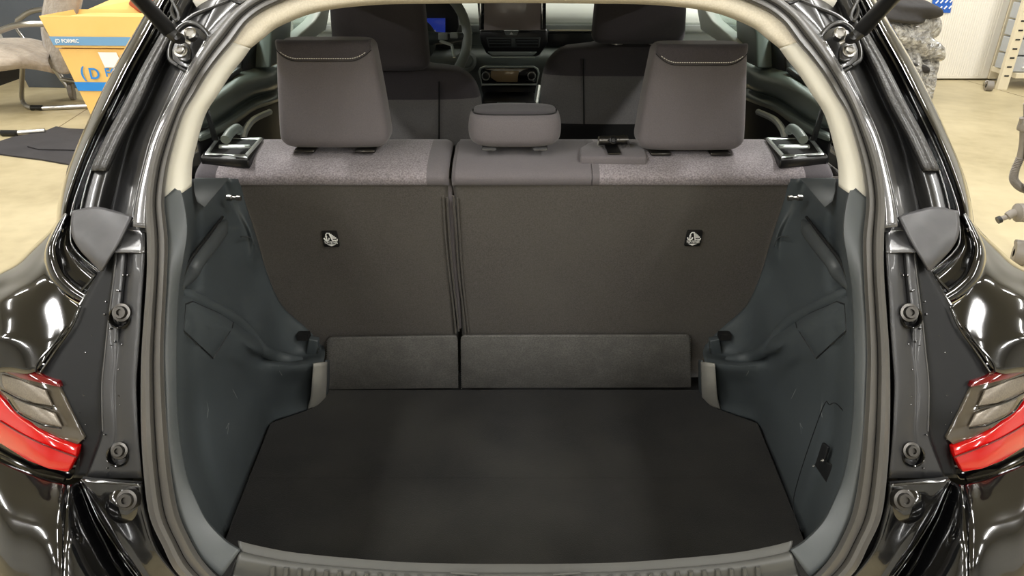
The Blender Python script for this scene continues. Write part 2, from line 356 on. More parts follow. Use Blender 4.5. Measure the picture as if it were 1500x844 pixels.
def ray_trim(x, y): return W(x, y, -.545) if x < 400 else P(x, y, 1.375)
def side(mx):
    """everything of the body that is alike on both sides; mx = 1 left, -1 right"""
    # ---- rear pillar: outer gloss edge, sprayed seam, inner channel with lamp-lit flange
    ys = [-30, 0, 50, 100, 150, 200, 250, 300, 340]
    cA = {-30: (243, 257, 266, 278, 291, 301, 318, 345, 385, 398), 0: (226, 240, 250, 262, 275, 285, 300, 322, 355, 365), 50: (196, 214, 226, 237, 254, 264, 277, 296, 306, 312), 100: (168, 186, 198, 209, 229, 238, 250, 267, 274, 279),
          150: (143, 161, 172, 184, 207, 215, 227, 243, 248, 254), 200: (120, 136, 148, 157, 180, 191, 203, 221, 226, 233), 250: (99, 115, 126, 134, 157, 176, 190, 207, 212, 221), 300: (86, 98, 110, 120, 143, 163, 180, 196, 201, 214), 340: (82, 92, 104, 114, 138, 156, 172, 190, 198, 214)}
    off = (.17, .075, .055, .045, .045, .07, .075, .05, .045, .0)
    R = lambda i0, i1, ex=0: [[S(cA[y][i], y, off[i]+ex) for i in range(i0, i1)] for y in ys]
    rows = []
    for y in ys:
        r = [S(cA[y][0], y, .17)]
        a, b = cA[y][0], cA[y][1]
        r += [S(a+(b-a)*.15, y, .11), S(a+(b-a)*.55, y, .07), S(b, y, .055), S(b+2, y, .075), S(cA[y][2], y, .085), S(cA[y][3]-3, y, .08), S(cA[y][3], y, .05)]
        rows.append(r)
    loft('pillar_outer_panel', rows, M['paint'], car, mx, 4, 5)
    rows = [[S(cA[y][3], y, .05), S(cA[y][3]+5, y, .041), S((cA[y][3]+cA[y][4])/2, y, .043), S(cA[y][4]-4, y, .043), S(cA[y][4], y, .055)] for y in (50, 100, 150, 200, 250)]
    loft('seam_sealer_strip', rows, M['seam'], car, mx, 4, 6, thick=.004)
    rows = []
    for y in ys:
        c = cA[y]
        rows.append([S(c[3], y, .058), S(c[4], y, .06), S(c[5]-3, y, .085), S(c[5]+3, y, .088), S(c[6], y, .072), S((c[6]+c[7])/2, y, .062), S(c[7]-3, y, .058), S(c[7]+1, y, .055), S(c[8]+1, y, .05), S(c[9]+3, y, -.001)])
    loft('pillar_channel', rows, M['paint_inner'], car, mx, 4, 5)
    # folded flange next to the seal, lamp highlight helped by its lighter grey
    fl = [(300, 60), (272, 108), (247, 155), (226, 200), (211, 250), (201, 295), (196, 332)]
    fr = [(303, 62), (276, 110), (254, 158), (233, 203), (221, 252), (214, 300), (213, 334)]
    rows = [[S(a[0]-1, a[1], .012), S(a[0], a[1], -.001), S((a[0]+b[0])/2, (a[1]+b[1])/2, -.002), S(b[0]+1, b[1], -.003)] for a, b in zip(fl, fr)]
    loft('flange', rows, M['flange'], car, mx, 3, 5, thick=.002)
    # pressed creases near the roof corner
    for pts, o_ in (([(252, 0), (262, 22), (258, 30), (252, 14), (262, -8)], .05), ([(330, -6), (350, 4), (362, 2)], .03), ([(268, 34), (285, 22), (315, 10), (345, -2)], .055)):
        MB(mx).tube(spline([S(x, y, o_) for x, y in pts], 8), .0035, 8).build('pressed_crease', M['paint_inner'], car)
    # strut mount: recess bead, black plate for the dark hole, bracket, bolt
    bead = [(262, 97), (250, 88), (249, 74), (255, 56), (262, 42), (277, 34), (292, 38), (304, 50), (308, 60)]
    MB(mx).tube(spline([S(x, y, .050) for x, y in bead], 8), .0045, 10).build('mount_bead', M['paint_inner'], car)
    MB(mx).tube(spline([S(x, y, .052) for x, y in [(262, 97), (274, 104), (283, 108)]], 8), .0045, 10).build('mount_bead', M['paint_inner'], car)
    plate('mount_recess', [S(x, y, .035) for x, y in [(262, 95), (252, 86), (251, 74), (257, 57), (265, 45), (278, 38), (292, 42), (302, 52), (302, 62), (285, 92), (276, 100)]], (0, .004, -.002), M['paint_inner'], car, mx)
    plate('mount_hole_dark', [S(x, y, .026) for x, y in [(283, 54), (292, 53), (299, 58), (301, 66), (292, 82), (286, 91), (279, 88), (279, 72)]], (0, .01, -.004), M['void'], car, mx, .003)  # flat black plate, the dark of an open hole given as colour
    br = MB(mx).prism([S(x, y, .022) for x, y in [(258, 70), (262, 66), (268, 62), (276, 66), (279, 76), (279, 86), (272, 90), (263, 88), (256, 80)]], (0, .006, -.003)).build('strut_bracket', M['paint_inner'], car, bev=.002)
    nrm = Vector((0, -.75, .66))
    c = S(265, 75, .016)
    MB(mx).lathe(c, nrm, [(.011, -.003), (.011, .001), (.0095, .002), (.0075, .002), (.0075, .007), (.006, .0085), (.0035, .0085), (.0032, .005), (0, .005)], 18).build('bolt', M['steel'], br)
    c2 = S(279, 50, .01)
    MB(mx).tube([S(262, 56, .0), S(270, 60, .004), S(279, 64, .012)], .0035, 8).lathe(c2, nrm, [(.011, -.006), (.011, .004), (.008, .006), (.008, .003), (0, .003)], 18).build('ball_stud', M['steel'], br)
    st = MB(mx).tube([S(262, 58, -.005), S(250, 48, -.02), S(238, 36, -.03)], [.009, .010, .0085], 14).build('gas_strut', M['black'], car)
    A = S(248, 45, -.02); Bp = P(165, -45, .78) if False else S(168, -42, -.22)
    MB(mx).tube([A, A+(Bp-A)*.01, Bp, Bp+(Bp-A)*1.2], [.009, .0125, .0125, .0125], 18).build('strut_tube', M['black'], st)
    MB(mx).lathe(S(262, 56, -.01), nrm, [(0, -.008), (.008, -.006), (.0095, 0), (.007, .007), (0, .009)], 16).build('strut_end', M['black'], st)

    # ---- grey rubber cap at the top corner of the lamp pocket
    cap_rows = [[S(107, 310, .045), S(140, 304, .04), S(170, 310, .03), S(194, 318, .012)],
                [S(105, 330, .035), S(138, 330, .022), S(163, 334, .010), S(184, 338, .003)],
                [S(108, 348, .030), S(135, 352, .012), S(155, 358, .004), S(172, 360, -.001)],
                [S(118, 365, .028), S(137, 374, .012), S(150, 378, .006), S(162, 376, .001)],
                [S(134, 382, .026), S(144, 388, .016), S(149, 390, .012), S(155, 388, .008)],
                [S(147, 395, .024), S(148, 397, .020), S(149, 397, .018), S(150, 396, .014)]]
    loft('corner_cap', cap_rows, M['cap'], car, mx, 6, 5, thick=.004)
    # curved lamp-pocket channel in gloss black round the cap
    outer = [(95, 312), (82, 332), (68, 362), (66, 385), (74, 412), (95, 434), (118, 448)]
    inner = [(106, 318), (104, 340), (106, 358), (118, 374), (132, 386), (146, 397), (150, 402)]
    rows = []
    for (a, b) in zip(outer, inner):
        L = lambda t, o_: S(a[0]+(b[0]-a[0])*t, a[1]+(b[1]-a[1])*t, o_)
        rows.append([L(0, .085), L(.08, .055), L(.3, .050), L(.38, .056), L(.7, .070), L(.9, .066), L(1, .040)])
    loft('corner_channel', rows, M['paint'], car, mx, 4, 8)
    MB(mx).tube(spline([S(x, y, .04) for x, y in [(150, 402), (140, 418), (128, 432), (118, 447)]], 6), .003, 8).build('channel_lip', M['paint'], car)
    MB(mx).tube(spline([S(x, y, .052) for x, y in [(140, 402), (130, 415), (108, 437)]], 6), .0022, 8).build('channel_lip', M['paint'], car)
    # ---- quarter panel sweeping out to the lamp
    Q = [[(92, 312, .12), (74, 338, .15), (48, 362, .20), (22, 385, .24), (-10, 402, .28), (-60, 420, .34)],
         [(90, 318, .10), (73, 345, .12), (47, 370, .16), (20, 392, .19), (-15, 408, .22), (-62, 428, .28)],
         [(84, 332, .085), (69, 366, .10), (46, 388, .12), (16, 405, .15), (-18, 418, .17), (-62, 438, .22)],
         [(78, 350, .075), (66, 385, .08), (44, 404, .10), (12, 420, .12), (-20, 430, .14), (-62, 448, .18)],
         [(72, 380, .068), (68, 402, .07), (45, 418, .075), (12, 430, .085), (-20, 440, .11), (-62, 458, .14)],
         [(76, 404, .062), (75, 418, .06), (46, 430, .06), (10, 442, .065), (-20, 452, .085), (-62, 468, .12)],
         [(95, 432, .055), (85, 440, .052), (50, 452, .045), (10, 465, .05), (-20, 475, .07), (-62, 490, .10)],
         [(117, 449, .045), (98, 470, .042), (58, 482, .035), (12, 488, .04), (-20, 495, .06), (-62, 505, .09)],
         [(112, 462, .04), (92, 492, .036), (62, 505, .03), (14, 500, .035), (-20, 505, .05), (-62, 512, .085)],
         [(104, 478, .038), (80, 508, .034), (50, 545, .03), (14, 545, .04), (-20, 545, .05), (-62, 545, .085)]]
    loft('quarter_panel', [[S(*p) for p in r] for r in Q], M['paint'], car, mx, 6, 5, thick=.002)
    for pts in ([(118, 450), (106, 478), (84, 510), (60, 545)], [(96, 478), (78, 505), (56, 530), (52, 545)]):
        MB(mx).tube(spline([S(x, y, .028) for x, y in pts], 8), .0016, 8).build('panel_edge', M['paint'], car)
    # ---- lamp surround (satin black), vertical gutter, shut face
    p0 = {335: 172, 367: 171, 400: 168, 440: 163, 480: 158, 520: 154, 560: 150, 600: 150, 632: 151, 660: 143, 700: 128}
    pL = {335: 172, 367: 165, 400: 148, 440: 124, 480: 106, 520: 78, 560: 62, 600: 90, 632: 112, 660: 118, 700: 110}
    rows = []
    for y in (367, 400, 440, 480, 520, 560, 600, 632, 660, 700):
        a, b = pL[y], p0[y]
        rows.append([S(a-3, y, .042), S(a+(b-a)*.15, y, .034), S(a+(b-a)*.5, y, .032), S(a+(b-a)*.85, y, .030), S(b-1, y, .026), S(b+1, y, .018)])
    loft('lamp_surround', rows, M['panel_black'], car, mx, 4, 5)
    MB(mx).tube(spline([S(p0[y], y, .018) for y in (367, 400, 440, 480, 520, 560, 600, 632)], 5), .0016, 6).build('sealed_seam', M['steel_dark'], car)
    pr = {335: 214, 367: 212, 400: 210, 440: 207, 480: 205, 520: 202, 560: 199, 600: 200, 640: 202, 700: 207}
    rows = []
    for y in (367, 400, 440, 480, 520, 560, 600, 640, 700):
        a = p0.get(y, 150); b = pr[y]; hol = .012 if y < 520 else .004
        rows.append([S(a, y, .02), S(a+4, y, .018), S(a+(b-a)*.3, y, .014+hol*.3), S(a+(b-a)*.42, y, .012+hol), S(a+(b-a)*.6, y, .010), S(a+(b-a)*.85, y, .004), S(b-1, y, .003), S(b, y, .010), S(b+2, y, .05)])
    loft('gutter_panel', rows, M['satin'], car, mx, 4, 5)
    # step on top of the gutter, its upper face catches the lamps
    rows = [[S(184, 334, .036), S(199, 334.5, .035), S(213, 335, .034)], [S(177, 351, .020), S(195, 351, .0195), S(213, 351, .019)], [S(170, 367, .004), S(192, 367, .002), S(212, 368, .0)], [S(170, 369, .004), S(192, 369, .003), S(212, 370, .002)]]
    loft('gutter_step', rows, M['flange'], car, mx, 3, 3, thick=.004)
    # black gap behind between gutter and seal
    rows = [[S(196, y, .05), S(225, y, .045)] for y in (320, 400, 500, 600, 700, 760)] + [[S(215, 800, .04), S(245, 800, .04)], [S(245, 850, .04), S(280, 840, .04)]]
    loft('shut_gap', rows, M['void'], car, mx, 2, 3)
    rows = [[S(x0_, y, q0), S((x0_+206)/2, y, .085), S(206, y, .08)] for x0_, y, q0 in ((108, 330, .10), (96, 400, .10), (108, 455, .09), (66, 520, .08), (40, 560, .08), (0, 610, .10), (-60, 650, .13))]
    rows += [[S(x0_, y, q0), S((x0_+x1_)/2, y, .085), S(x1_, y, .08)] for x0_, x1_, y, q0 in ((-80, 210, 700, .15), (-80, 222, 770, .12), (-80, 262, 850, .12))]
    loft('inner_shell', rows, M['void'], car, mx, 3, 3)
    rd = random.Random(5); m = MB(mx)
    for k in range(46):
        y = rd.uniform(400, 690); a, b = 100+max(0, 520-y)*.25+12, 196
        if y < 560: a = max(a, 178-(y-400)*.62)
        x = rd.uniform(max(a, 112), b); e_ = .031 if x < 150 else .012
        m.lathe(S(x, y, e_ - .001), (0, -.86, .5), [(.0022*rd.uniform(.4, 1), -.004), (.0016*rd.uniform(.4, 1), .0006), (0, .001)], 8)
    m.build('water_drops', M['wet'], car)['kind'] = 'stuff'
    # bolts in recesses
    for (x, y, r, dome) in ((179, 458, .0135, 0), (176, 660, .0125, 0), (187, 732, .015, 1)):
        c = S(x, y, .004 if dome == 0 else -.012); n_ = Vector((0, -.86, .5))
        if dome:
            MB(mx).lathe(S(x-2, y+6, .012), n_, [(.030, -.004), (.030, .002), (.027, .008), (.022, .014), (.016, .017), (0, .018)], 30).build('buffer_dome', M['paint'], car)
        else:
            MB(mx).lathe(S(x-3, y+7, .006), n_, [(.0175, -.004), (.0175, .002), (.0155, .0045), (.013, .002), (.012, -.003)], 28).build('bolt_recess', M['gloss'], car)
        MB(mx).lathe(c, n_, [(r*1.05, -.008), (r*1.05, .0), (r, .003), (r*.72, .0035), (r*.7, .006), (r*.62, .008), (r*.36, .008), (r*.34, .004), (0, .004)], 24).build('bolt', M['darkmetal'], car)
    # ---- bumper return with glossy face, lower bumper panels
    i_ = [(207, 709), (210, 735), (217, 765), (226, 795), (240, 820), (266, 850), (300, 880)]
    o_ = [(120, 702), (132, 725), (147, 755), (166, 785), (186, 815), (212, 850), (236, 880)]
    rows = []
    for a, b in zip(o_, i_):
        L = lambda t, q: S(a[0]+(b[0]-a[0])*t, a[1]+(b[1]-a[1])*t, q)
        rows.append([L(-.02, .02), L(.0, .005), L(.04, .002), L(.3, .003), L(.6, .002), L(.9, .0), L(.97, .0), L(1, .006), L(1.03, .04)])
    loft('bumper_return', rows, M['paint'], car, mx, 4, 5)
    MB(mx).tube(spline([S(x, y, .012) for x, y in [(122, 701), (150, 704), (180, 706), (208, 708)]], 6), .003, 8).build('bumper_gap', M['void'], car)
    i_ = [(118, 704), (128, 726), (142, 757), (160, 787), (180, 817), (206, 852), (228, 882)]
    o_ = [(102, 712), (98, 735), (94, 765), (90, 795), (87, 825), (84, 852), (82, 882)]
    rows = []
    for kk, (a, b) in enumerate(zip(o_, i_)):
        bb = (0, .024, .05, .07, .08, .085, .088)[kk]
        L = lambda t, q: S(a[0]+(b[0]-a[0])*t, a[1]+(b[1]-a[1])*t, q)
        rows.append([L(0, .006-bb), L(.08, .002-bb), L(.4, .010-bb*.8), L(.75, .02-bb*.35), L(.95, .026), L(1.02, .02)])
    loft('bumper_inner_panel', rows, M['paint'], car, mx, 4, 5)
    bo = (0, .03, .065, .09, .105, .11)
    rows = [[(-90, y0, .14-bo[k]), (-40, y1, .085-bo[k]), (0, y2, .05-bo[k]), (35, y3, .032-bo[k]), (70, y4, .018-bo[k]), (90, y5, .006-bo[k]*.9), (x6, y6, .004-bo[k]*.8), (x6+2, y6, .02-bo[k]*.7)]
            for k, (y0, y1, y2, y3, y4, y5, x6, y6) in enumerate(((630, 655, 676, 690, 703, 708, 99, 712), (665, 685, 702, 714, 724, 728, 97, 735), (710, 722, 735, 744, 750, 754, 93, 765), (755, 760, 770, 776, 780, 784, 89, 797), (800, 805, 810, 815, 820, 824, 85, 832), (860, 862, 866, 868, 872, 876, 82, 882)))]
    rows = [[S(*q[:2], q[2]) for q in r] for r in rows]
    loft('bumper_corner', rows, M['paint'], car, mx, 5, 5)
    MB(mx).tube(spline([S(x, y, q) for x, y, q in [(101, 712, .003), (95, 740, -.022), (93, 765, -.05), (89, 797, -.071), (85, 832, -.083), (82, 880, -.086)]], 6), .0022, 8).build('panel_edge', M['paint'], car)
    # ---- tail light
    H = lambda x, y, e=0: S(x, y, .018 + max(0, (60-x))*.00075 + e)
    ol = [(-60, 470), (-30, 490), (0, 504), (44, 518), (47, 540), (62, 548), (82, 558), (94, 575), (110, 612), (126, 645), (129, 660), (120, 684), (104, 704), (88, 704), (50, 696), (0, 672), (-30, 655), (-60, 635)]
    tl = plate('tail_light', [H(x, y, .02) for x, y in ol], (0, .06, -.01), M['gloss'], car, mx, .003)
    def lens(name, pts, m, e, dd=.012):
        return plate(name, [H(x, y, e) for x, y in pts], (0, dd, -.003), m, tl, mx, .0015)
    lens('red_lens', [(-60, 472), (-30, 490), (0, 504), (22, 512), (43, 519), (44, 541), (20, 535), (0, 529), (-60, 505)], M['red'], .004)
    lens('smoked_lens', [(-60, 508), (0, 533), (44, 545), (84, 562), (95, 584), (112, 620), (124, 642), (113, 652), (85, 642), (55, 627), (30, 608), (0, 578), (-60, 530)], M['smoke'], .008)
    lens('dark_red_lens', [(-60, 508), (0, 533), (44, 545), (84, 560), (88, 568), (60, 562), (30, 555), (0, 543), (-60, 518)], M['red_dark'], .003)
    lens('reflector', [(2, 548), (30, 557), (66, 572), (76, 595), (50, 591), (10, 575), (3, 562)], M['reflector'], .002, .004)
    lens('reflector', [(18, 584), (50, 594), (80, 606), (90, 626), (60, 619), (30, 604)], M['reflector'], .002, .004)
    lens('red_lens', [(-60, 525), (0, 583), (14, 600), (30, 613), (55, 632), (85, 646), (113, 656), (111, 668), (99, 692), (70, 687), (40, 675), (0, 650), (-60, 610)], M['red'], .001)
    for pts in ([(0, 617), (30, 635), (65, 652), (112, 670)], [(2, 572), (40, 591), (76, 598)], [(12, 586), (28, 606), (60, 622), (90, 628)]):
        MB(mx).tube(spline([H(x, y, -.001) for x, y in pts], 8), .0014, 6).build('lens_rib', M['red_dark'] if pts[0][1] == 617 else M['gloss'], tl)
    MB(mx).tube(spline([H(x, y, .012) for x, y in [(-40, 650), (0, 668), (50, 692), (95, 703)]], 8), .003, 8).build('lens_rib', M['gloss'], tl)

    # ---- inside trim of the boot
    Xw = -.60
    R1 = [S(242, 262, .03), S(262, 262, .12), W(285, 262, -.62), W(297, 262, -.62), W(308, 262, -.615), W(318, 262, -.61), W(328, 262, -.6), B(338, 262, -.03), B(350, 262)]
    R2 = [S(242, 303, .02), S(262, 300, .10), W(284, 302, -.60), W(298, 303, -.60), W(313, 297, -.60), W(326, 295, -.60), W(338, 300, -.6), B(349, 300, -.02), B(360, 300)]
    R3 = [S(247, 350, .012), S(266, 350, .05), W(284, 350, -.61), W(302, 350, -.61), W(322, 352, -.61), W(342, 352, -.60), W(362, 350, -.585), B(370, 350, -.035), B(376, 350)]
    R4 = [S(247, 400, .012), S(262, 400, .05), W(280, 400, -.61), W(302, 402, -.61), W(322, 405, -.61), W(342, 408, -.605), W(356, 405, -.60), B(372, 402, -.035), B(391, 400)]
    R5 = [S(246, 430, .012), S(261, 430, .055), W(274, 428, -.61), W(298, 438, -.605), W(325, 450, -.60), W(350, 463, -.595), W(368, 468, -.585), B(392, 450, -.05), B(413, 448)]
    R6 = [S(244, 470, .012), S(259, 465, .06), W(274, 444, -.556), W(298, 456, -.556), W(323, 470, -.556), W(347, 489, -.555), W(372, 508, -.55), B(405, 500, -.07), B(450, 482)]
    R7 = [S(242, 520, .012), S(258, 515, .06), W(276, 500, -.56), W(300, 505, -.56), W(328, 512, -.56), W(354, 524, -.562), P(384, 524, 1.375), B(428, 524, -.07), B(474, 508)]
    R8 = [S(243, 560, .012), S(257, 560, .06), W(277, 552, -.57), W(302, 545, -.572), W(333, 541, -.574), W(360, 545, -.576), P(388, 537, 1.355), P(430, 536, 1.39), P(474, 530, 1.44)]
    R9 = [S(245, 620, .012), S(260, 615, .06), W(280, 610, -.585), W(305, 600, -.585), W(335, 585, -.586), W(365, 572, -.588), P(392, 570, 1.375), P(428, 562, 1.42), P(462, 556, 1.455)]
    R10 = [S(252, 700, .012), S(274, 700, .075), W(296, 690, -.58), W(318, 672, -.583), W(342, 645, -.585), W(368, 615, -.59), P(394, 600, 1.40), P(426, 590, 1.44), P(460, 580, 1.475)]
    R11 = [S(278, 790, .012), Z(326, 792, .405), Z(338, 766, .405), Z(352, 730, .405), Z(367, 690, .405), Z(381, 655, .405), Z(396, 621, .405), Z(426, 609, .405), Z(458, 598, .405)]
    gg = patch([R1, R2, R3, R4, R5, R6, R7, R8, R9, R10, R11], 7, 6); nc_ = len(gg[0])
    bvh = BVHTree.FromPolygons([p for r in gg for p in r], [(i*nc_+j, i*nc_+j+1, (i+1)*nc_+j+1, (i+1)*nc_+j) for i in range(len(gg)-1) for j in range(nc_-1)])
    def on_trim(x, y, e=.002):
        d_ = ray(x, y).normalized(); h_ = bvh.ray_cast(CAM, d_)
        return h_[0]-d_*e if h_[0] is not None else W(x, y, -.56)
    loft('boot_side_trim', [R1, R2, R3, R4, R5, R6, R7, R8, R9, R10, R11], M['trim'], car, mx, 7, 6, thick=.002)
    # rim that follows the seal
    rin = [(262, 270), (270, 300), (274, 340), (268, 380), (262, 420), (259, 470), (258, 520), (258, 560), (259, 600), (264, 650), (274, 700), (288, 735), (304, 765), (330, 792), (352, 806)]
    rout = [(241, 290), (242, 310), (246, 345), (246, 385), (245, 425), (242, 470), (240, 520), (242, 570), (244, 620), (247, 660), (253, 700), (261, 745), (277, 785), (296, 818), (324, 846)]
    rows = [[S(a[0]-1, a[1], .0), S(a[0]+(b[0]-a[0])*.2, a[1]+(b[1]-a[1])*.2, .0), S(a[0]+(b[0]-a[0])*.85, a[1]+(b[1]-a[1])*.85, .012), S(b[0], b[1], .022), S(b[0]+.5, b[1]-.5, .07)] for a, b in zip(rout, rin)]
    loft('boot_rim_trim', rows, M['trim_rim'], car, mx, 4, 5, thick=.002)
    # light corner pocket under the pillar trim
    plate('corner_pocket', [P(284, 262, 1.27), P(335, 262, 1.33), P(300, 304, 1.24), P(288, 295, 1.24), P(284, 280, 1.25)], (.0, .006, 0), M['trim_rim'], car, mx, .004)
    # moulded hand ridge
    rg = MB(mx).tube(spline([W(331, 326, -.575), W(318, 345, -.565), W(300, 368, -.56), W(286, 385, -.56), W(279, 400, -.56), W(274, 420, -.565)], 6), [.006]+[.012]*6+[.014]*18+[.013]*4+[.009, .004][:2], 14) if False else None
    pa = spline([W(331, 324, -.590), W(318, 345, -.585), W(300, 368, -.582), W(286, 386, -.58), W(278, 402, -.58), W(265, 421, -.56)], 6)
    MB(mx).tube(pa, [.004+.011*min(1, i/4)*min(1, (len(pa)-1-i)/9+.15) for i in range(len(pa))], 14).build('moulded_ridge', M['trim_rim'], car)
    MB(mx).tube(spline([W(326, 318, -.592), W(306, 345, -.585), W(283, 375, -.575), W(272, 395, -.565), W(260, 425, -.54)], 6), .0028, 8).build('ridge_edge', M['panelgroove'], car)
    pa = spline([W(268, 428, -.575), W(277, 435, -.578), W(300, 446, -.578), W(325, 458, -.576), W(350, 473, -.574), W(370, 492, -.568), W(386, 512, -.560), P(404, 522, 1.40), P(425, 527, 1.42), P(445, 527, 1.44)], 6)
    MB(mx).tube([p+Vector((-.006, .004, 0)) for p in pa], [.0145*min(1, .4+i/10, .4+(len(pa)-1-i)/10) for i in range(len(pa))], 14).build('moulded_ledge', M['trim'], car)
    for q in ([(311, 352), (316, 349), (321, 344)], [(298, 356), (304, 353), (312, 356), (318, 362)], [(408, 536), (410, 545), (413, 550)], [(303, 590), (305, 600), (303, 612)], [(331, 628), (335, 620), (333, 636)], [(341, 570), (348, 585)]):
        MB(mx).tube([on_trim(x, y, .0018) for x, y in q], .0006, 4).build('scuff_mark', M['scuff'], car)
    # access cover with groove and bright lower lip
    ct = [(271, 446), (282, 442), (342, 469), (340, 480), (312, 525), (268, 484)]
    cg = []
    for a, b in zip(ct, ct[1:]+ct[:1]):
        for k in range(6): cg.append(on_trim(a[0]+(b[0]-a[0])*k/6, a[1]+(b[1]-a[1])*k/6, .0022))
    MB(mx).tube(cg, .0015, 6, closed=True).build('cover_groove', M['panelgroove'], car)
    cc = (305, 480)
    ring_ = lambda f, e: [on_trim(cc[0]+(a[0]+(b[0]-a[0])*k/6-cc[0])*f, cc[1]+(a[1]+(b[1]-a[1])*k/6-cc[1])*f, e) for a, b in zip(ct, ct[1:]+ct[:1]) for k in range(6)]
    rws = [r+r[:1] for r in (ring_(.97, .001), ring_(.955, .0042), ring_(.7, .0046), ring_(.4, .0046), ring_(.05, .0046))]
    cv = MB(mx).grid(rws).build('access_cover', M['trim'], car)
    MB(mx).tube([on_trim(269, 486, .004), on_trim(290, 505, .004), on_trim(311, 525, .004)], .0011, 6).build('cover_lip', M['steel'], cv)
    # metal pin that holds the parcel shelf
    pc = P(337, 290, 1.36)
    MB(mx).lathe(pc, (1, -.05, -.02), [(0, -.006), (.006, -.006), (.006, .003), (.0035, .005), (.0035, .012), (.0055, .014), (.0055, .022), (0, .023)], 18).build('shelf_pin', M['steel'], car)
    # small bright edge of the bulge, clips near the seat hinge
    MB(mx).tube(spline([W(353, 347, -.578), W(361, 347, -.576), W(368, 350, -.574), W(373, 360, -.572)], 6), .0018, 8).build('bulge_edge', M['trim_rim'], car)
    MB(mx).box(B(445, 492, -.03), (.028, .02, .016)).build('hinge_slot', M['void'], car)
    plate('hinge_bracket', [B(x, y, -.045) for x, y in [(452, 497), (466, 500), (464, 524), (446, 528)]], (0, .02, 0), M['trim'], car, mx, .003)
    MB(mx).tube(spline([B(x, y, -.047) for x, y in [(446, 528), (458, 526), (464, 520), (467, 510)]], 5), .0014, 6).build('bracket_edge', M['steel'], car)
    # pale end piece of the wheel arch box
    rows = [[P(459, 533, 1.40), P(472, 531, 1.42), P(479, 530, 1.46)], [P(457, 560, 1.405), P(470, 560, 1.425), P(478, 560, 1.475)],
            [P(455, 582, 1.43), P(467, 580, 1.45), P(477, 578, 1.50)], [Z(450, 601, .405), Z(464, 595, .405), Z(477, 582, .405)]]
    loft('arch_end_piece', rows, M['endpiece'], car, mx, 4, 5)
    rows = [[P(477, 528, 1.455), P(482, 527, 1.50)], [P(476, 560, 1.47), P(482, 558, 1.52)], [Z(476, 584, .405), Z(481, 574, .405)]]
    loft('arch_end_side', rows, M['trim'], car, mx, 3, 4)

M['wet'] = mat('water_bead', (30, 30, 31), 0.05, coat=1.0)
M['flange'] = mat('lamp_lit_flange', (78, 78, 79), 0.2, coat=1.0)  # lighter than the black body paint, lamp highlight partly put into the colour
M['steel_dark'] = mat('wet_sealer_bead', (70, 70, 70), 0.2, coat=1)
M['endpiece'] = mat('pale_grey_plastic', (150, 148, 140), 0.45)
side(1); side(-1)
# small recessed pull in the right trim only
def right_side_hatch():
    o = lambda x, y: W(1505-x if False else x, y, .568)
    poly = [o(x, y) for x, y in [(1170, 745), (1205, 600), (1218, 594), (1240, 600), (1290, 640)]]
    MB().tube(spline([o(x, y) for x, y in [(1175, 780), (1162, 745), (1170, 700), (1205, 598), (1215, 593), (1228, 594), (1262, 640)]], 5), .0009, 6).build('hatch_outline', M['panelgroove'], car)
    h = plate('hatch_pull', [W(x, y, .566) for x, y in [(1204, 648), (1212, 655), (1206, 675), (1220, 683), (1215, 715), (1193, 682)]], (.006, 0, 0), M['panelgroove'], car, 1, .002)
    MB().lathe(W(1205, 675, .560), (-1, 0, 0), [(0, -.003), (.004, 0), (0, .004)], 10).lathe(W(1192, 683, .560), (-1, 0, 0), [(0, -.003), (.003, 0), (0, .003)], 10).build('pull_edge', M['steel'], h)
right_side_hatch()
# sill plate with grip ribs
pts = [(352, 806, 336, 850), (380, 813, 366, 856), (430, 822, 420, 862), (500, 829, 494, 870), (600, 836, 597, 876), (700, 838, 699, 880), (755, 838, 755, 882)]
rows = []
for (a, b, c, d) in pts:
    L = lambda t, q: S(a+(c-a)*t, b+(d-b)*t, q)
    rows.append([Vector((S(a, b, .05).x, S(a, b, .05).y+.005, .38)), S(a, b, .045), L(.04, .022), L(.2, .012), L(.5, .010), L(.8, .010), L(1, .006), L(1.12, .02)])
rows += [[Vector((-p.x, p.y, p.z)) for p in r] for r in rows[:-1]][::-1]
loft('sill_plate', rows, M['sill'], car, 1, 5, 6, thick=.002)
MB().tube([S(352, 805, .02), S(344, 825, .008), S(336, 850, .006)], .0012, 6).build('sill_joint', M['void'], car)
MB(-1).tube([S(352, 805, .02), S(344, 825, .008), S(336, 850, .006)], .0012, 6).build('sill_joint', M['void'], car)
for k in range(16):
    for mx in (1, -1):
        px = 400+k*19.6; py = 834 + 14*min(1, (px-400)/250)**.8 - 2
        a = S(px, py-2, .008); b = S(px-1.5, py+24, .006)
        MB(mx).tube([a, (a+b)/2, b], [.0035, .0042, .0042], 8).build('rib', M['sill'], car)
MB().tube([S(697, 846, .006), S(700, 842, .006), S(660, 839, .012)], .002, 6).build('latch_recess_edge', M['sill'], car)
MB(-1).tube([S(697, 846, .006), S(700, 842, .006), S(660, 839, .012)], .002, 6).build('latch_recess_edge', M['sill'], car)
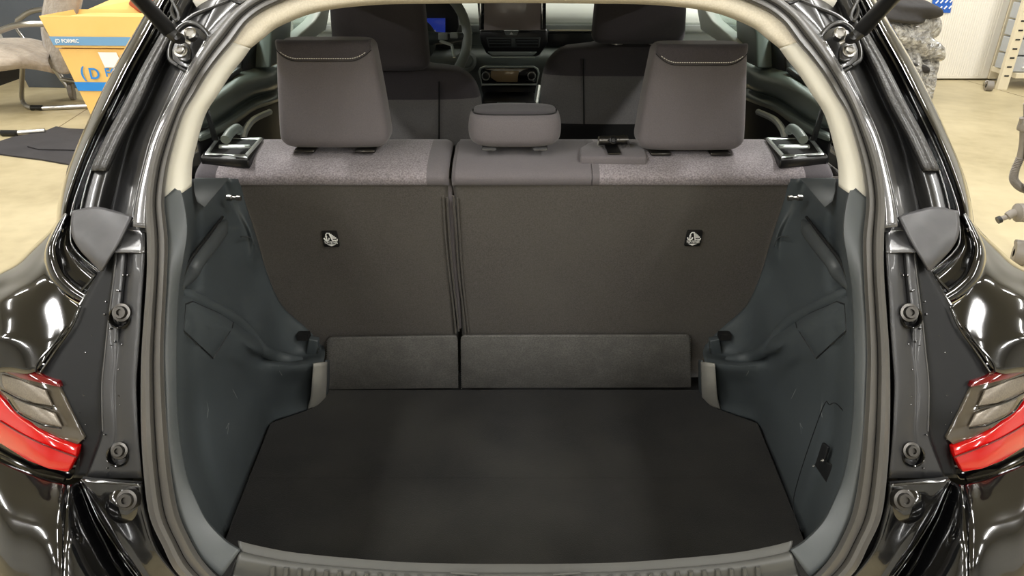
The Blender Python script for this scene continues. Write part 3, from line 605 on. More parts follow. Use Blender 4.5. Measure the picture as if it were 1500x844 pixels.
# beige pillar trims and headliner edge
BI = [((241, 303), (279, 273)), ((244, 262), (280, 245)), ((252, 222), (284, 222)), ((268, 170), (299, 169)), ((286, 139), (318, 138)), ((304, 109), (338, 107)), ((322, 85), (354, 87)), ((341, 63), (366, 70)),
      ((352, 47), (385, 55)), ((367, 29), (410, 37)), ((405, 6), (467, 16)), ((470, -14), (549, 6)), ((600, -22), (645, 4)), ((755, -24), (755, 3))]
def brow(a, b):
    L = lambda t, q: S(a[0]+(b[0]-a[0])*t, a[1]+(b[1]-a[1])*t, q)
    return [L(-.03, .008), L(.1, .006), L(.4, .010), L(.75, .022), L(.95, .040), L(1, .055), L(1.0, .10)]
prows = [brow(a, b) for a, b in BI]
for mx in (1, -1):
    loft('pillar_trim', prows[:8], M['beige'], car, mx, 5, 5)
hr = prows[7:] + [[Vector((-p.x, p.y, p.z)) for p in r] for r in prows[7:-1]][::-1]
loft('headliner_edge', hr, M['headliner'], car, 1, 5, 6)

# cabin shell: roof, door cards, windows, pillars, carpet
def arc_roof(z, y): return z
rf = []
for y, zc, hw in ((1.34, 1.44, .56), (1.8, 1.47, .60), (2.4, 1.46, .60), (2.9, 1.38, .58)):
    rf.append([Vector((hw*t, y, zc-.06*t**4-.01*t*t)) for t in (-1, -.8, -.4, 0, .4, .8, 1)])
loft('roof_lining', rf, M['roofdark'], car, 1, 4, 4, thick=.03)
slabm = MB().box((0, 2.3, .30), (1.5, 1.9, .04)).build('cabin_floor', M['black'], car)
for mx in (1, -1):
    # door card
    r0 = [W(292, 146, -.71), W(310, 134, -.71), W(327, 120, -.71), W(350, 104, -.71), W(372, 98, -.71), W(400, 92, -.71), W(425, 72, -.72), W(455, 60, -.72)]
    r1 = [W(292, 160, -.67), W(310, 147, -.67), W(327, 136, -.67), W(350, 122, -.67), W(372, 114, -.67), W(400, 108, -.67), W(425, 92, -.69), W(455, 80, -.69)]
    r2 = [W(292, 180, -.665), W(310, 172, -.665), W(327, 162, -.665), W(350, 148, -.665), W(372, 136, -.665), W(400, 128, -.665), W(425, 112, -.69), W(455, 100, -.69)]
    r3 = [W(292, 190, -.69), W(310, 182, -.69), W(327, 172, -.69), W(350, 155, -.69), W(372, 143, -.69), W(400, 134, -.69), W(425, 122, -.70), W(455, 110, -.70)]
    r4 = [W(292, 200, -.66), W(310, 192, -.66), W(327, 182, -.66), W(350, 168, -.66), W(372, 154, -.66), W(400, 145, -.66), W(425, 135, -.69), W(455, 122, -.69)]
    r5 = [W(292, 222, -.68), W(310, 220, -.68), W(327, 218, -.68), W(350, 200, -.68), W(372, 180, -.68), W(400, 165, -.68), W(425, 155, -.70), W(455, 140, -.70)]
    r6 = [Vector((-.70, p.y, .5)) for p in r5]
    loft('door_card', [r0, r1, r2, r3, r4, [a.lerp(b, .3) for a, b in zip(r4, r5)]], M['door_card'], car, mx, 5, 5)
    loft('door_pocket', [[a.lerp(b, .28)+Vector((-.01, 0, 0)) for a, b in zip(r4, r5)], r5, r6], M['labelblack'], car, mx, 5, 3)
    # armrest loop in pale silver and belt
    MB(mx).tube(spline([W(356, 205, -.64), W(360, 190, -.64), W(372, 175, -.64), W(395, 164, -.64)], 6), .008, 8).build('armrest_trim', M['satinsilver'], car)
    MB(mx).tube(spline([W(330, 205, -.60), W(338, 194, -.60), W(347, 188, -.60), W(351, 192, -.60)], 6), .010, 10).build('belt_guide', M['door_card'], car)
    bl = [W(299, 162, -.60), W(305, 158, -.60), W(320, 206, -.60), W(311, 206, -.60)]
    plate('seat_belt', bl, (0, .002, 0), M['black'], car, mx, .0005)
    plate('window_pillar', [W(x, y, -.70) for x, y in [(354, 110), (357, 70), (380, 44), (392, 40), (392, 100), (372, 100)]], (-.03, 0, 0), M['black'], car, mx, .004)
    plate('window_frame', [W(x, y, -.69) for x, y in [(323, 120), (354, 98), (356, 104), (326, 128)]], (-.02, 0, 0), M['black'], car, mx, .003)
    plate('door_pillar', [W(x, y, -.66) for x, y in [(396, 100), (398, 50), (405, 20), (428, 10), (426, 62), (420, 88)]], (-.05, 0, 0), M['door_card'], car, mx, .006)
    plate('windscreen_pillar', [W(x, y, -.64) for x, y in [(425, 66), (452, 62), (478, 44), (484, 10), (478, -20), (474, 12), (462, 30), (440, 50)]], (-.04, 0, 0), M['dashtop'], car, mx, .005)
    # quarter glass
    plate('side_glass', [W(x, y, -.715) for x, y in [(300, 145), (355, 105), (392, 98), (430, 65), (470, 40), (474, -30), (300, -30)]], (-.004, 0, 0), M['glass'], car, mx, 0)
    # body side outside the cabin so that nothing floats free
    rr = [[Vector((-.70, y, .30)), Vector((-.84, y, .45)), Vector((-.86, y, .75)), Vector((-.80, y, .99)), Vector((-.735, y, 1.06))] for y in (1.25, 1.7, 2.3, 2.9, 3.4)]
    loft('body_side', rr, M['paint'], car, mx, 4, 4)
    MB(mx).lathe((-.80, .98+.75, .31), (1, 0, 0), [(.30, -.09), (.31, -.05), (.31, .08), (.29, .1), (.2, .1), (.19, .06), (0, .06)], 32).build('wheel', M['black'], car)
    MB(mx).lathe((-.80, 3.75, .31), (1, 0, 0), [(.30, -.09), (.31, -.05), (.31, .08), (.29, .1), (.2, .1), (.19, .06), (0, .06)], 32).build('wheel', M['black'], car)
# structure behind the trim, so light does not leak in
MB().box((0, 1.16, .385), (1.50, 1.0, .02)).build('boot_pan', M['void'], car)

# =================================================================== BOOT FLOOR BOARD
ZF = .41
fb = [Z(270, 845, ZF), Z(330, 790, ZF), Z(396, 620, ZF), Z(455, 599, ZF), Z(480, 571, ZF)]
fb[0] = Vector((-.55, .80, ZF))
poly = fb + [Vector((-p.x, p.y, p.z)) for p in fb[::-1]]
inner = [p.copy() for p in poly]
fbd = MB().prism(poly, (0, 0, -.012)).build('cargo_floor', M['carpet'], None, False, bev=.002, tri=True)
setp(fbd, 'black carpeted floor board lying flat in the empty car boot', 'boot floor')
cr_ = MB(); y_ = Z(700, 700, ZF).y
cr_.box((0, y_, ZF+.0004), (1.14, .0016, .0008)); cr_.build('fold_line', M['carpet'], fbd)

# =================================================================== REAR SEATS
def extrude_profile(name, prof, x0, x1, m, parent, bev=.006, inset=0.0):
    v = [(x0, y, z) for y, z in prof]
    return MB().prism(v, (x1-x0, 0, 0)).build(name, m, parent, True, bev=bev, seg=3)
def rear_seat(label, x0t, x1t, x0b, x1b, wide):
    t = thing('rear_seat', label, 'car seat', ((x0b+x1b)/2, 1.6, .30))
    zb = .585; zt = 1.03
    # felt back: a slightly tapering slab
    rows = []
    for z in (zb-.14, zb, .70, .82, .94, zt):
        k = max(0, (z-zb))/(zt-zb); a = x0b+(x0t-x0b)*k; b = x1b+(x1t-x1b)*k; y = seatY(z)
        n = 10; row = [Vector((a, y+.12, z)), Vector((a+.001, y+.03, z)), Vector((a+.008, y+.004, z))]
        for i in range(n+1):
            tt = i/n; row.append(Vector((a+.025+(b-a-.05)*tt, y-.002*math.sin(PI*tt)+.0015*math.sin(9*tt+z*14), z)))
        row += [Vector((b-.008, y+.004, z)), Vector((b-.001, y+.03, z)), Vector((b, y+.12, z))]
        rows.append(row)
    loft('felt_back', rows, M['backfelt'], t, 1, 2, 5)
    # upholstered top roll made of sections
    prof = [(1.66, .80), (1.665, 1.0), (1.65, 1.045), (1.61, 1.063), (1.56, 1.062), (1.50, 1.057), (1.462, 1.049), (1.440, 1.040), (1.431, 1.029), (1.437, 1.012), (1.46, .99), (1.56, .80)]
    def section(name, a, b, m, e0=0.0, e1=0.0):
        cen = Vector((0, 1.55, .97)); rr = []
        st = [(a, 1-e0), (a+.004, 1-e0*.5), (a+.012, 1-e0*.1), (a+.02, 1.0), ((a+b)/2, 1.0), (b-.02, 1.0), (b-.012, 1-e1*.1), (b-.004, 1-e1*.5), (b, 1-e1)]
        if not e0: st = st[:1]+st[3:]
        if not e1: st = st[:-4]+st[-1:]
        for x, s_ in st:
            rr.append([Vector((x, cen.y+(y-cen.y)*s_, cen.z+(z-cen.z)*s_)) for y, z in prof])
        return loft(name, rr, m, t, 1, 4, 3, thick=0)
    return t, section
t, section = rear_seat('narrow left rear car seatback with one tall headrest, folded upright', P(345-60, 258, 1.44).x, P(656, 258, 1.44).x, P(440, 493, 1.53).x-.15, P(669, 493, 1.53).x, False)
xl = P(282, 258, 1.44).x; xr = P(657, 258, 1.44).x; xs = P(625, 258, 1.44).x; x_ = P(318, 258, 1.44).x
section('seat_side_trim', xl, x_, M['darkfab'], .15, 0)
section('seat_top', x_, xs, M['melange'])
section('seat_bolster', xs, xr, M['plainfab'], 0, .12)
seatL = t
t2, section2 = rear_seat('wide right rear car seatback with low middle headrest and tall outer headrest', P(662, 258, 1.44).x, .70, P(676, 493, 1.53).x, .70, True)
xa = P(661, 258, 1.44).x; xb = P(854, 258, 1.44).x; xc = P(878, 258, 1.44).x; xd = P(1178, 258, 1.44).x; xe = P(1224, 258, 1.44).x
section2('middle_seat_top', xa, xb, M['plainfab'], .12, 0)
section2('seat_bolster', xb, xc, M['plainfab'])
section2('seat_top', xc, xd, M['melange'])
section2('seat_side_trim', xd, xe, M['darkfab'], 0, .15)
seatR = t2
# flaps between the halves: pale stitched edges running down the centre gap
for par, pts in ((seatL, [(649, 287), (652, 340), (658, 400), (664, 450), (668, 488)]), (seatL, [(655, 290), (658, 340), (663, 400), (669, 455), (672, 485)]), (seatR, [(670, 290), (673, 340), (677, 400), (682, 450), (686, 486)]), (seatR, [(664, 287), (668, 340), (672, 400), (678, 450), (682, 488)])):
    MB().tube(spline([B(x, y, -.003) for x, y in pts], 6), .0024, 6).build('zip_edge', M['backfelt'], par)
MB().tube([B(657, 262, .02), B(660, 300, .012), B(665, 380, .01), B(671, 440, .008), B(674, 480, .008)], [.006, .007, .007, .006, .004], 8).build('gap_piping', M['plainfab'], seatL)
# top tether stickers
def sticker(par, cx, cy, lean):
    c = B(cx, cy, -.0085); d = B(cx, cy-10, -.0085)-B(cx, cy+10, -.0085); up = d.normalized(); up = Vector((lean, up.y, up.z)).normalized(); xr_ = Vector((1, 0, 0)); nn = xr_.cross(up)
    def pt(u, v, e=0): return c + xr_*u*.001 + up*v*.00128 + nn*e*.001
    s_ = plate('tether_sticker', [pt(u, v) for u, v in [(-15, 16), (-17, 14), (-18, -14), (-16, -17), (16, -17), (18, -14), (17, 14), (15, 16)]], -nn*.003, M['labelblack'], par, 1, .0003)
    m = MB()
    def stroke(pts, w_=1.6):
        w_ *= 1.35
        m.tube([pt(u, v, .6) for u, v in pts], w_*.001/2, 6)
    stroke([(-14, 2), (-12, -2), (-8, -3.5), (-4, -2), (-2.5, 2)], 2.6); stroke([(-8.5, -3), (-8.5, 9)], 2.2); stroke([(-8.5, 9), (-6, 12), (-2, 12)], 2); stroke([(-11, 5), (-6, 5)], 1.5)
    stroke([(-1, 12.5), (4, -3), (15, -3), (15, 0)], 2.4)
    for k in range(4): m.prism([pt(1+k*3, 10-k*2.2, .7), pt(4+k*3, 10.5-k*2.2, .7), pt(7+k*2.2, 1, .7), pt(4+k*2, 0, .7)], -nn*.0005)
    m.prism([pt(-10, -11.5, .7), pt(10, -11.5, .7), pt(0, -15.5, .7)], -nn*.0005)
    m.build('tether_pictogram', M['white'], s_, False)
    put_text('tether_lettering', 'TOP-TETHER', 0.0085, M['white'], s_, pt(0, -7.4, 1.2), xr_, up, .60)
sticker(seatL, 484, 350, .0); sticker(seatR, 1016, 349, .0)

def headrest(par, cxp, wb, wt, y0, y1, D, hyb, hyt, stitched, mt=None, name='headrest'):
    z0 = P(cxp, y0, D).z; z1 = P(cxp, y1, D).z; cx = P(cxp, (y0+y1)/2, D).x
    f = lambda t: (cx, D+hyb+(hyt-hyb)*t*.5+.006*t, wb+(wt-wb)*min(1, max(0, t))**1.3, hyb+(hyt-hyb)*t)
    h = cushion(name, rounded_levels(z0, z1, f, .03, .016 if stitched else .02), M['plainfab'] if mt is None else mt, par, 5.0)
    fy = lambda z: D+.006*((z-z0)/(z1-z0))-.0008
    if stitched:
        # darker cap panel on the top with its dashed seam
        pts = []; 
        for k in range(41):
            u = -1+2*k/40; e = abs(u); zz = z1-.034+.020*max(0, (e-.55)/.45)**2; x = cx+u*(wt+.002)*.965
            pts.append(Vector((x, fy(zz)+.0004+hyt*(1-max(0.0, 1-(e*.965)**5)**.2), zz)))
        top = [Vector((p.x, p.y-.001, p.z)) for p in pts]
        rows = []
        for q in range(6):
            s_ = q/5
            rows.append([Vector((p.x, p.y-.0008+.045*max(0, s_-.55)**1.2, p.z+(z1+.0015-.000-p.z)*min(1, s_/.7)**1)) for p in pts])
        loft('top_panel', rows, M['darkfab'], h, 1, 1, 2, thick=.0008)
        st_ = MB(); st2 = MB()
        for k in range(2, 38):
            a = pts[k]+Vector((0, -.0016, .0022)); b = pts[k+1]+Vector((0, -.0016, .0022)); st_.tube([a.lerp(b, .05), a.lerp(b, .72)], .00085, 5)
        o = st_.build('stitching', M['stitch'], h); o['kind'] = 'stuff'
        MB().tube([p+Vector((0, -.0006, -.003)) for p in pts], .0009, 5).build('seam_line', M['labelblack'], h)
    # posts and sleeves
    for s in (-1, 1):
        MB().tube([(cx+s*wb*.52, D+hyb, z0-.05), (cx+s*wb*.52, D+hyb, z0+.03)], .0055, 10).build('headrest_post', M['chrome'], par)
        MB().box((cx+s*wb*.55, D+hyb*.62, z0-.004), (.045, .05, .007)).build('headrest_sleeve', M['darkmetal'], par, bev=.003)
    return h
hL = headrest(seatL, 479, .119, .098, 221, 62, 1.485, .052, .044, True)
hR = headrest(seatR, 1023, .117, .094, 225, 68, 1.485, .052, .044, True)
# low middle headrest
D0 = 1.475; z0 = P(754, 220, D0).z; z1 = 1.148; cx = P(754, 200, D0).x
f = lambda t: (cx, D0+.065, .100+.0*t-.006*(2*t-1)**2, .065-.006*(2*t-1)**2)
hm = cushion('middle_headrest', rounded_levels(z0, z1, f, .022, .012), M['plainfab'], seatR, 3.6)
lv = [(z1+.0008, cx, D0+.068, .088, .052), (z1+.002, cx, D0+.068, .084, .050), (z1+.003, cx, D0+.068, .05, .03)]
cushion('top_panel', lv, M['darkfab'], hm, 3.6)
ln = [Vector((cx+.090*math.copysign(abs(math.cos(a))**(.55), math.cos(a)), D0+.068+.054*math.copysign(abs(math.sin(a))**.55, math.sin(a)), z1)) for a in [PI+PI*k/40 for k in range(41)]]
MB().tube(ln, .0016, 6).build('seam_line', M['labelblack'], hm)
for s in (-1, 1): MB().box((cx+s*.055, D0+.03, z0-.002), (.032, .04, .006)).build('headrest_sleeve', M['steel_dark'], seatR, bev=.003)
# release loops on the seat shoulders
def release(par, mx):
    pts = [(297, 226), (315, 201), (384, 203), (362, 232)]
    zt = 1.062
    base = plate('release_bezel', [Z(x, y, zt+.004) for x, y in [(293, 229), (312, 199), (388, 201), (364, 234)]], (0, 0, -.02), M['black'], par, mx, .004)
    fr = [Z(x, y, zt+.007) for x, y in [(303, 226), (319, 203), (382, 204), (360, 229)]]
    m = MB(mx)
    m.tube([fr[0], fr[1], fr[2], fr[3]], .0045, 8, closed=True)
    m.build('release_frame', M['satinsilver'], base)
    plate('release_well', [Z(x, y, zt+.0055) for x, y in [(306, 224), (321, 205), (378, 206), (358, 227)]], (0, 0, -.003), M['void'], base, mx, .001)
    MB(mx).tube([Z(322, 216, zt+.006), Z(366, 216, zt+.006)], .0062, 10).build('release_lever', M['satinsilver'], base)
release(seatL, 1)
release(seatR, -1)
# centre belt outlet on the wide seat
bz = plate('belt_outlet', [Z(x, y, 1.066) for x, y in [(850, 229), (849, 216), (862, 208), (880, 203), (918, 203), (934, 209), (946, 219), (948, 230)]], (0, 0, -.02), M['plainfab'], seatR, 1, .006)
MB().box(Z(897, 218, 1.070), (.028, .075, .003)).build('belt_webbing', M['black'], bz)
c = Z(898, 207, 1.08)
MB().tube([Z(877, 206, 1.083), Z(919, 205, 1.083)], .010, 14).build('belt_roller', M['darkmetal'], bz)
MB().lathe(Z(898, 206, 1.087), (0, -.9, .45), [(.008, 0), (.008, .004), (.006, .005), (.004, .003), (0, .003)], 16).build('roller_button', M['black'], bz)
MB().tube([Z(877, 206, 1.085), Z(876, 213, 1.075), Z(882, 216, 1.072)], .002, 6).tube([Z(919, 206, 1.085), Z(921, 212, 1.075), Z(916, 215, 1.072)], .002, 6).build('belt_hook', M['steel'], bz)

# grained flaps at the foot of the seatbacks
def flap(par, q, label=None):
    (ax, ay), (bx, by), (cx_, cy_), (dx, dy) = q
    tl, tr, brr, bl = P(ax, ay, 1.495), P(bx, by, 1.495), Z(cx_, cy_, ZF+.004), Z(dx, dy, ZF+.004)
    def rnd(p, q1, q2, r=.010): return [p+(q1-p).normalized()*r, p+((q1-p).normalized()+(q2-p).normalized())*r*.3, p+(q2-p).normalized()*r]
    poly = [bl]+rnd(tl, bl, tr)+rnd(tr, tl, brr)+[brr]
    f_ = plate('seat_foot_flap', poly, (0, .008, .001), M['flap'], par, 1, .002)
    path = [bl]+rnd(tl, bl, tr)+rnd(tr, tl, brr)+[brr]
    full = []
    for a, b in zip(path, path[1:]):
        n = max(1, int((b-a).length/.004)); full += [a.lerp(b, i/n) for i in range(n)]
    m = MB()
    for a in full[::2]: m.lathe(a+Vector((0, -.0006, 0)), (0, -1, .2), [(0, -.001), (.0011, 0), (0, .001)], 5)
    o = m.build('edge_stitching', M['piping'], f_); o['kind'] = 'stuff'
    return f_
flap(seatL, [(479, 496), (670, 493), (671, 569), (478, 571)])
flap(seatR, [(675, 493), (1011, 492), (1012, 568), (676, 569)])

# =================================================================== FRONT SEATS
def front_seat(label, D, cxp, ysh, hw, hr):
    c = P(cxp, ysh, D); cx, zs = c.x, c.z
    t = thing('front_seat', label, 'car seat', (cx, D+.1, .3))
    zb = .45
    def f(z0_, z1_):
        def g(t_):
            z = z0_+(z1_-z0_)*t_; k = (z-zb)/(zs-zb)
            w_ = hw*(.92+.08*min(1, k*1.4)) if k < .76 else hw*(.5+.5*max(0, 1-(max(0, k-.76)/.24)**3)**(1/3))
            return (cx, D+.10-.10*(k-1)*1.0, w_, .085-.02*k)
        return g
    def lv(a, b, n=12):
        return [(a+(b-a)*i/n, *f(a, b)(i/n)) for i in range(n+1)]
    zy = zs-.085; zp = zs-.235
    top = lv(zy, zs); l_ = list(top[-1]); top += [(zs+.006, l_[1], l_[2], l_[3]-.02, l_[4]-.01), (zs+.010, l_[1], l_[2], l_[3]-.05, l_[4]-.03)]
    cushion('shoulder_panel', top, M['darkfab'], t, 3.4)
    cushion('back_panel', lv(zp, zy), M['midfab'], t, 3.4)
    cushion('lower_back', lv(zb, zp), M['labelblack'], t, 3.4)
    for s in (-1, 1):
        g_ = f(zp, zs)
        pth = []
        for i in range(7):
            tt = i/7; q = g_(tt); pth.append(Vector((cx+s*hw*(.52+.05*tt), q[1]-q[3]*1.0-.001, zp+(zs-zp)*tt)))
        MB().tube(pth, .0022, 6).build('seam_line', M['labelblack'], t)
    cushion('seat_cushion', [(.34, cx, D+.38, hw*.9, .26), (.42, cx, D+.38, hw*.98, .28), (.47, cx, D+.38, hw*.92, .27), (.48, cx, D+.38, hw*.7, .2)], M['darkfab'], t, 4)
    x0_, x1_, yb_, yt_ = hr
    hc = (x0_+x1_)/2; Dh = D-.02
    z0_, z1_ = P(hc, yb_, Dh).z, P(hc, yt_, Dh).z
    hwb = (P(x1_, yb_, Dh).x-P(x0_, yb_, Dh).x)/2; hx = P(hc, yb_, Dh).x
    fn = lambda t_: (hx, Dh+.05, hwb*(1-.07*t_), .05)
    cushion('headrest', rounded_levels(z0_, z1_, fn, .025, .03), M['darkfab'], t, 4.5)
    for s in (-1, 1):
        MB().tube([(hx+s*.055, Dh+.075, z0_-.02), (hx+s*.055, Dh+.055, z0_+.02)], .006, 10).build('headrest_post', M['black'], t)
        MB().lathe((hx+s*.055, Dh+.075, zs+.012), (0, 0, 1), [(.018, -.006), (.018, .004), (.013, .008), (0, .008)], 16).build('post_collar', M['steel'], t)
    return t
front_seat('driver seat on the left, beside the steering wheel, dark grey fabric', 1.98, 560, 105, .265, (486, 628, 106, -30))
front_seat('front passenger seat right of the dashboard screen, dark grey fabric', 2.16, 938, 72, .285, (868, 1006, 66, -30))

# =================================================================== DASHBOARD
t = thing('dashboard', 'grey car dashboard with central screen, vents and climate panel', 'dashboard', (0, 2.9, .6))
def dq(name, pts, D, m, par=None, th=.02, bev=.003): return plate(name, [P(x, y, D) for x, y in pts], (0, th, 0), m, par or t, 1, bev)
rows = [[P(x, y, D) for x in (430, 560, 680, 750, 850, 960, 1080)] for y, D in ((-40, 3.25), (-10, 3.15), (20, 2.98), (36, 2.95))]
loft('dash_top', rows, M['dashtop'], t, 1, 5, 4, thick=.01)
rows = [[P(x, y, D) for x in (430, 560, 680, 750, 850, 960, 1080)] for y, D in ((36, 2.93), (45, 2.93), (48, 2.95), (66, 2.97), (72, 2.93), (82, 2.88), (100, 2.89), (130, 2.95), (170, 3.0))]
loft('dash_face', rows, M['dash'], t, 1, 5, 4, thick=.01)
dq('dark_fascia', [(805, 49), (880, 49), (880, 68), (800, 68)], 2.92, M['black'])
MB().tube([P(804, 45.5, 2.91), P(880, 45.5, 2.91)], .0045, 8).build('chrome_strip', M['chrome'], t)
sc = dq('screen_surround', [(697, -20), (703, 44), (800, 44), (800, -20)], 2.70, M['gloss'], th=.03)
dq('screen', [(709, -15), (709, 44), (792, 44), (792, -15)], 2.695, M['screen'], sc, .006, .001)
dq('chrome_edge', [(702, -10), (702, 44), (705, 44), (705, -10)], 2.69, M['chrome'], sc, .006, .001)
dq('chrome_edge', [(793, -10), (793, 42), (795, 42), (795, -10)], 2.69, M['chrome'], sc, .006, .001)
hz = dq('hazard_button', [(738, 45), (760, 45), (757, 52), (741, 52)], 2.72, M['dash'], th=.02)
dq('warning_triangle', [(746.5, 50.5), (749, 46.5), (751.5, 50.5)], 2.715, M['white'], hz, .003, 0)
dq('vent_housing', [(702, 44), (802, 44), (803, 62), (790, 82), (782, 84), (722, 84), (712, 78), (704, 62)], 2.76, M['black'], th=.08, bev=.008)
vf = dq('vent_frame', [(712, 55), (792, 55), (790, 70), (716, 70)], 2.755, M['cabin'], th=.01)
for a, b in ((715, 749), (755, 789)): dq('vent_opening', [(a, 57), (b, 57), (b, 68), (a+2, 68)], 2.753, M['void'], vf, .004, .001)
for yy in (60, 64): MB().tube([P(716, yy, 2.752), P(748, yy, 2.752)], .0025, 6).tube([P(756, yy, 2.752), P(788, yy, 2.752)], .0025, 6).build('vent_vane', M['cabin'], vf)
dq('tray_lip', [(714, 76), (787, 76), (781, 82), (721, 82)], 2.75, M['dash'], th=.01)
MB().tube([P(720, 84, 2.74), P(784, 84, 2.74)], .003, 8).build('chrome_strip', M['dashtop'], t)
cl = dq('climate_panel', [(702, 105), (704, 100), (710, 98), (782, 98), (787, 101), (789, 107), (786, 124), (706, 124)], 2.78, M['gloss'], th=.05, bev=.006)
MB().tube([P(x, y, 2.775) for x, y in [(702, 105), (704, 100), (710, 98), (782, 98), (787, 101), (789, 107), (786, 124), (706, 124)]], .004, 8, closed=True).build('chrome_edge', M['satinsilver'], cl)
dq('climate_display', [(719, 104), (760, 104), (758, 120), (728, 120), (719, 114)], 2.772, M['lcd'], cl, .006, .001)
for x in (712, 778.5):
    MB().lathe(P(x, 111, 2.775), (0, -1, .1), [(.017, 0), (.017, .010), (.015, .013), (.012, .013), (.011, .010), (0, .010)], 24).build('knob', M['chrome'], cl)
    MB().lathe(P(x, 111, 2.765), (0, -1, .1), [(.011, 0), (.011, .008), (0, .009)], 20).build('knob_face', M['black'], cl)
dq('dark_fascia', [(704, 126), (788, 126), (784, 150), (782, 200), (712, 200), (710, 150)], 2.80, M['black'], th=.04, bev=.006)
dq('socket_panel', [(712, 136), (780, 136), (778, 148), (714, 148)], 2.79, M['cabin'], th=.01)
for x in (724, 769): MB().box(P(x, 142, 2.785), (.005, .004, .012)).build('button_mark', M['dashtop'], t)
MB().tube([P(789, 127, 2.74), P(783, 165, 2.6)], .010, 8).build('console_edge', M['satinsilver'], t)
MB().tube([P(702, 150, 2.70), P(706, 175, 2.6)], .008, 8).build('console_edge', M['dash'], t)
dq('console', [(706, 150), (786, 150), (800, 230), (690, 230)], 2.62, M['black'], th=.3, bev=.01)
MB().tube([P(728, 152, 2.6), P(770, 153, 2.6)], .006, 8).build('console_lip', M['dash'], t)
MB().lathe(P(683, 90, 2.88), (0, -1, .2), [(.04, 0), (.04, .012), (.030, .015), (.024, .012), (.02, .016), (0, .017)], 28).build('start_button', M['dash'], t)
dq('gauge_hood', [(560, -20), (668, -20), (672, 40), (660, 70), (560, 70)], 2.88, M['labelblack'], th=.05)
gs = dq('gauge_screen', [(600, 27), (652, 27), (652, 54), (600, 54)], 2.86, M['gauge'], th=.01, bev=.001)
MB().tube([P(629, 52, 2.853), P(633, 45, 2.853), P(637, 50, 2.853), P(637, 44, 2.853)], .003, 6).build('gauge_digit', M['white'], gs)
# steering wheel
wc = P(604, 55, 2.40); wn = Vector((0, -.90, .43)).normalized(); wu = Vector((1, 0, 0)); wv = wn.cross(wu).normalized()
if wv.z < 0: wv = -wv
def wp(r, a, e=0): return wc + wu*r*math.cos(a) + wv*r*math.sin(a) + wn*e
sw = MB().tube([wp(.177, 2*PI*k/64) for k in range(64)], .0155, 14, closed=True).build('steering_wheel', M['dash'], t)
MB().lathe(wc-wn*.03, wn, [(.07, -.02), (.075, .0), (.06, .02), (.03, .028), (0, .03)], 32).build('wheel_hub', M['cabin'], sw)
for a in (0.02, PI-.02, -PI/2-.35, -PI/2+.35):
    m = MB(); m.tube([wp(.04, a, -.01), wp(.11, a, -.012), wp(.172, a*1.0, 0)], [.022, .017, .012], 10); m.build('wheel_spoke', M['cabin'], sw)
MB().tube([wp(.09, -.14, .008), wp(.13, -.2, .006), wp(.15, -.45, .004)], .005, 8).build('spoke_trim', M['satinsilver'], sw)
MB().box(wp(.10, 0, .012), (.03, .012, .022)).box(wp(.135, .02, .012), (.026, .012, .018)).build('wheel_buttons', M['dash'], sw, bev=.003)
MB().tube([P(664, 56, 2.5), P(680, 50, 2.5), P(690, 54, 2.5)], [.008, .009, .014], 10).build('indicator_stalk', M['dashtop'], t)
MB().tube([P(575, 70, 2.45), P(590, 75, 2.8)], .04, 12).build('steering_column', M['black'], t)

# =================================================================== GARAGE CONTENTS, LEFT
def dirs(): pass
# slate board leaning on the far wall
bd = MB().prism([Z(42, 128, 0), Z(210, 131, 0), Z(210, 131, 0)+Vector((0, 0, 1.6)), Z(42, 128, 0)+Vector((-.35, 0, 1.6))], (0, .03, 0)).build('board', M['board'], None, False, bev=.005)
setp(bd, 'slate grey board standing behind the office chair', 'board')
bb = MB().prism([Z(-40, 140, 0), Z(35, 113, 0), Z(35, 113, 0)+Vector((0, .2, .30)), Z(-40, 140, 0)+Vector((0, .2, .30))], (0, .03, 0)).build('skirting_panel', M['labelblack'], None, False)
setp(bb, 'low black panel on the floor at far left, under the chair seat', 'panel')
# office chair
Dc = Z(105, 157, 0).y
ch = thing('cantilever_chair', 'taupe velour office chair with steel cantilever frame, left of cardboard boxes', 'chair', Z(70, 157, 0))
def cp_(x, y, D): return P(x, y, D)
Dn = 5.1; Df = Dc
seat_rows = [[cp_(-60, 66, 6.80), cp_(0, 60, 6.90), cp_(45, 60, 7.00), cp_(75, 68, 7.10)], [cp_(-60, 78, 6.55), cp_(0, 72, 6.60), cp_(40, 74, 6.75), cp_(72, 82, 6.85)],
             [cp_(-60, 96, 6.30), cp_(0, 92, 6.35), cp_(35, 90, 6.50), cp_(70, 95, 6.65)], [cp_(-60, 108, 6.30), cp_(0, 102, 6.35), cp_(35, 98, 6.50), cp_(80, 108, 6.65)]]
o = loft('seat', seat_rows, M['chairfab'], ch, 1, 6, 6, thick=.05)
br_ = [[cp_(76, -30, 7.00), cp_(98, -30, 6.85), cp_(122, -30, 6.80)], [cp_(66, 30, 7.00), cp_(92, 36, 6.80), cp_(112, 36, 6.80)], [cp_(68, 60, 7.00), cp_(92, 60, 6.75), cp_(104, 60, 6.75)],
       [cp_(74, 84, 6.90), cp_(96, 84, 6.70), cp_(114, 80, 6.75)], [cp_(82, 102, 6.80), cp_(98, 108, 6.70), cp_(118, 95, 6.75)]]
loft('backrest', br_, M['chairfab'], ch, 1, 6, 6, thick=.07)
arm = spline([cp_(-30, 60, 6.70), cp_(0, 45, 6.65), cp_(30, 36, 6.60), cp_(70, 35, 6.65)], 8)
MB().tube(arm, .026, 12).build('armrest', M['steel'], ch)
MB().tube(spline([cp_(25, 30, 7.20), cp_(45, 17, 7.20), cp_(72, 12, 7.20)], 8), .024, 12).build('armrest', M['steel'], ch)
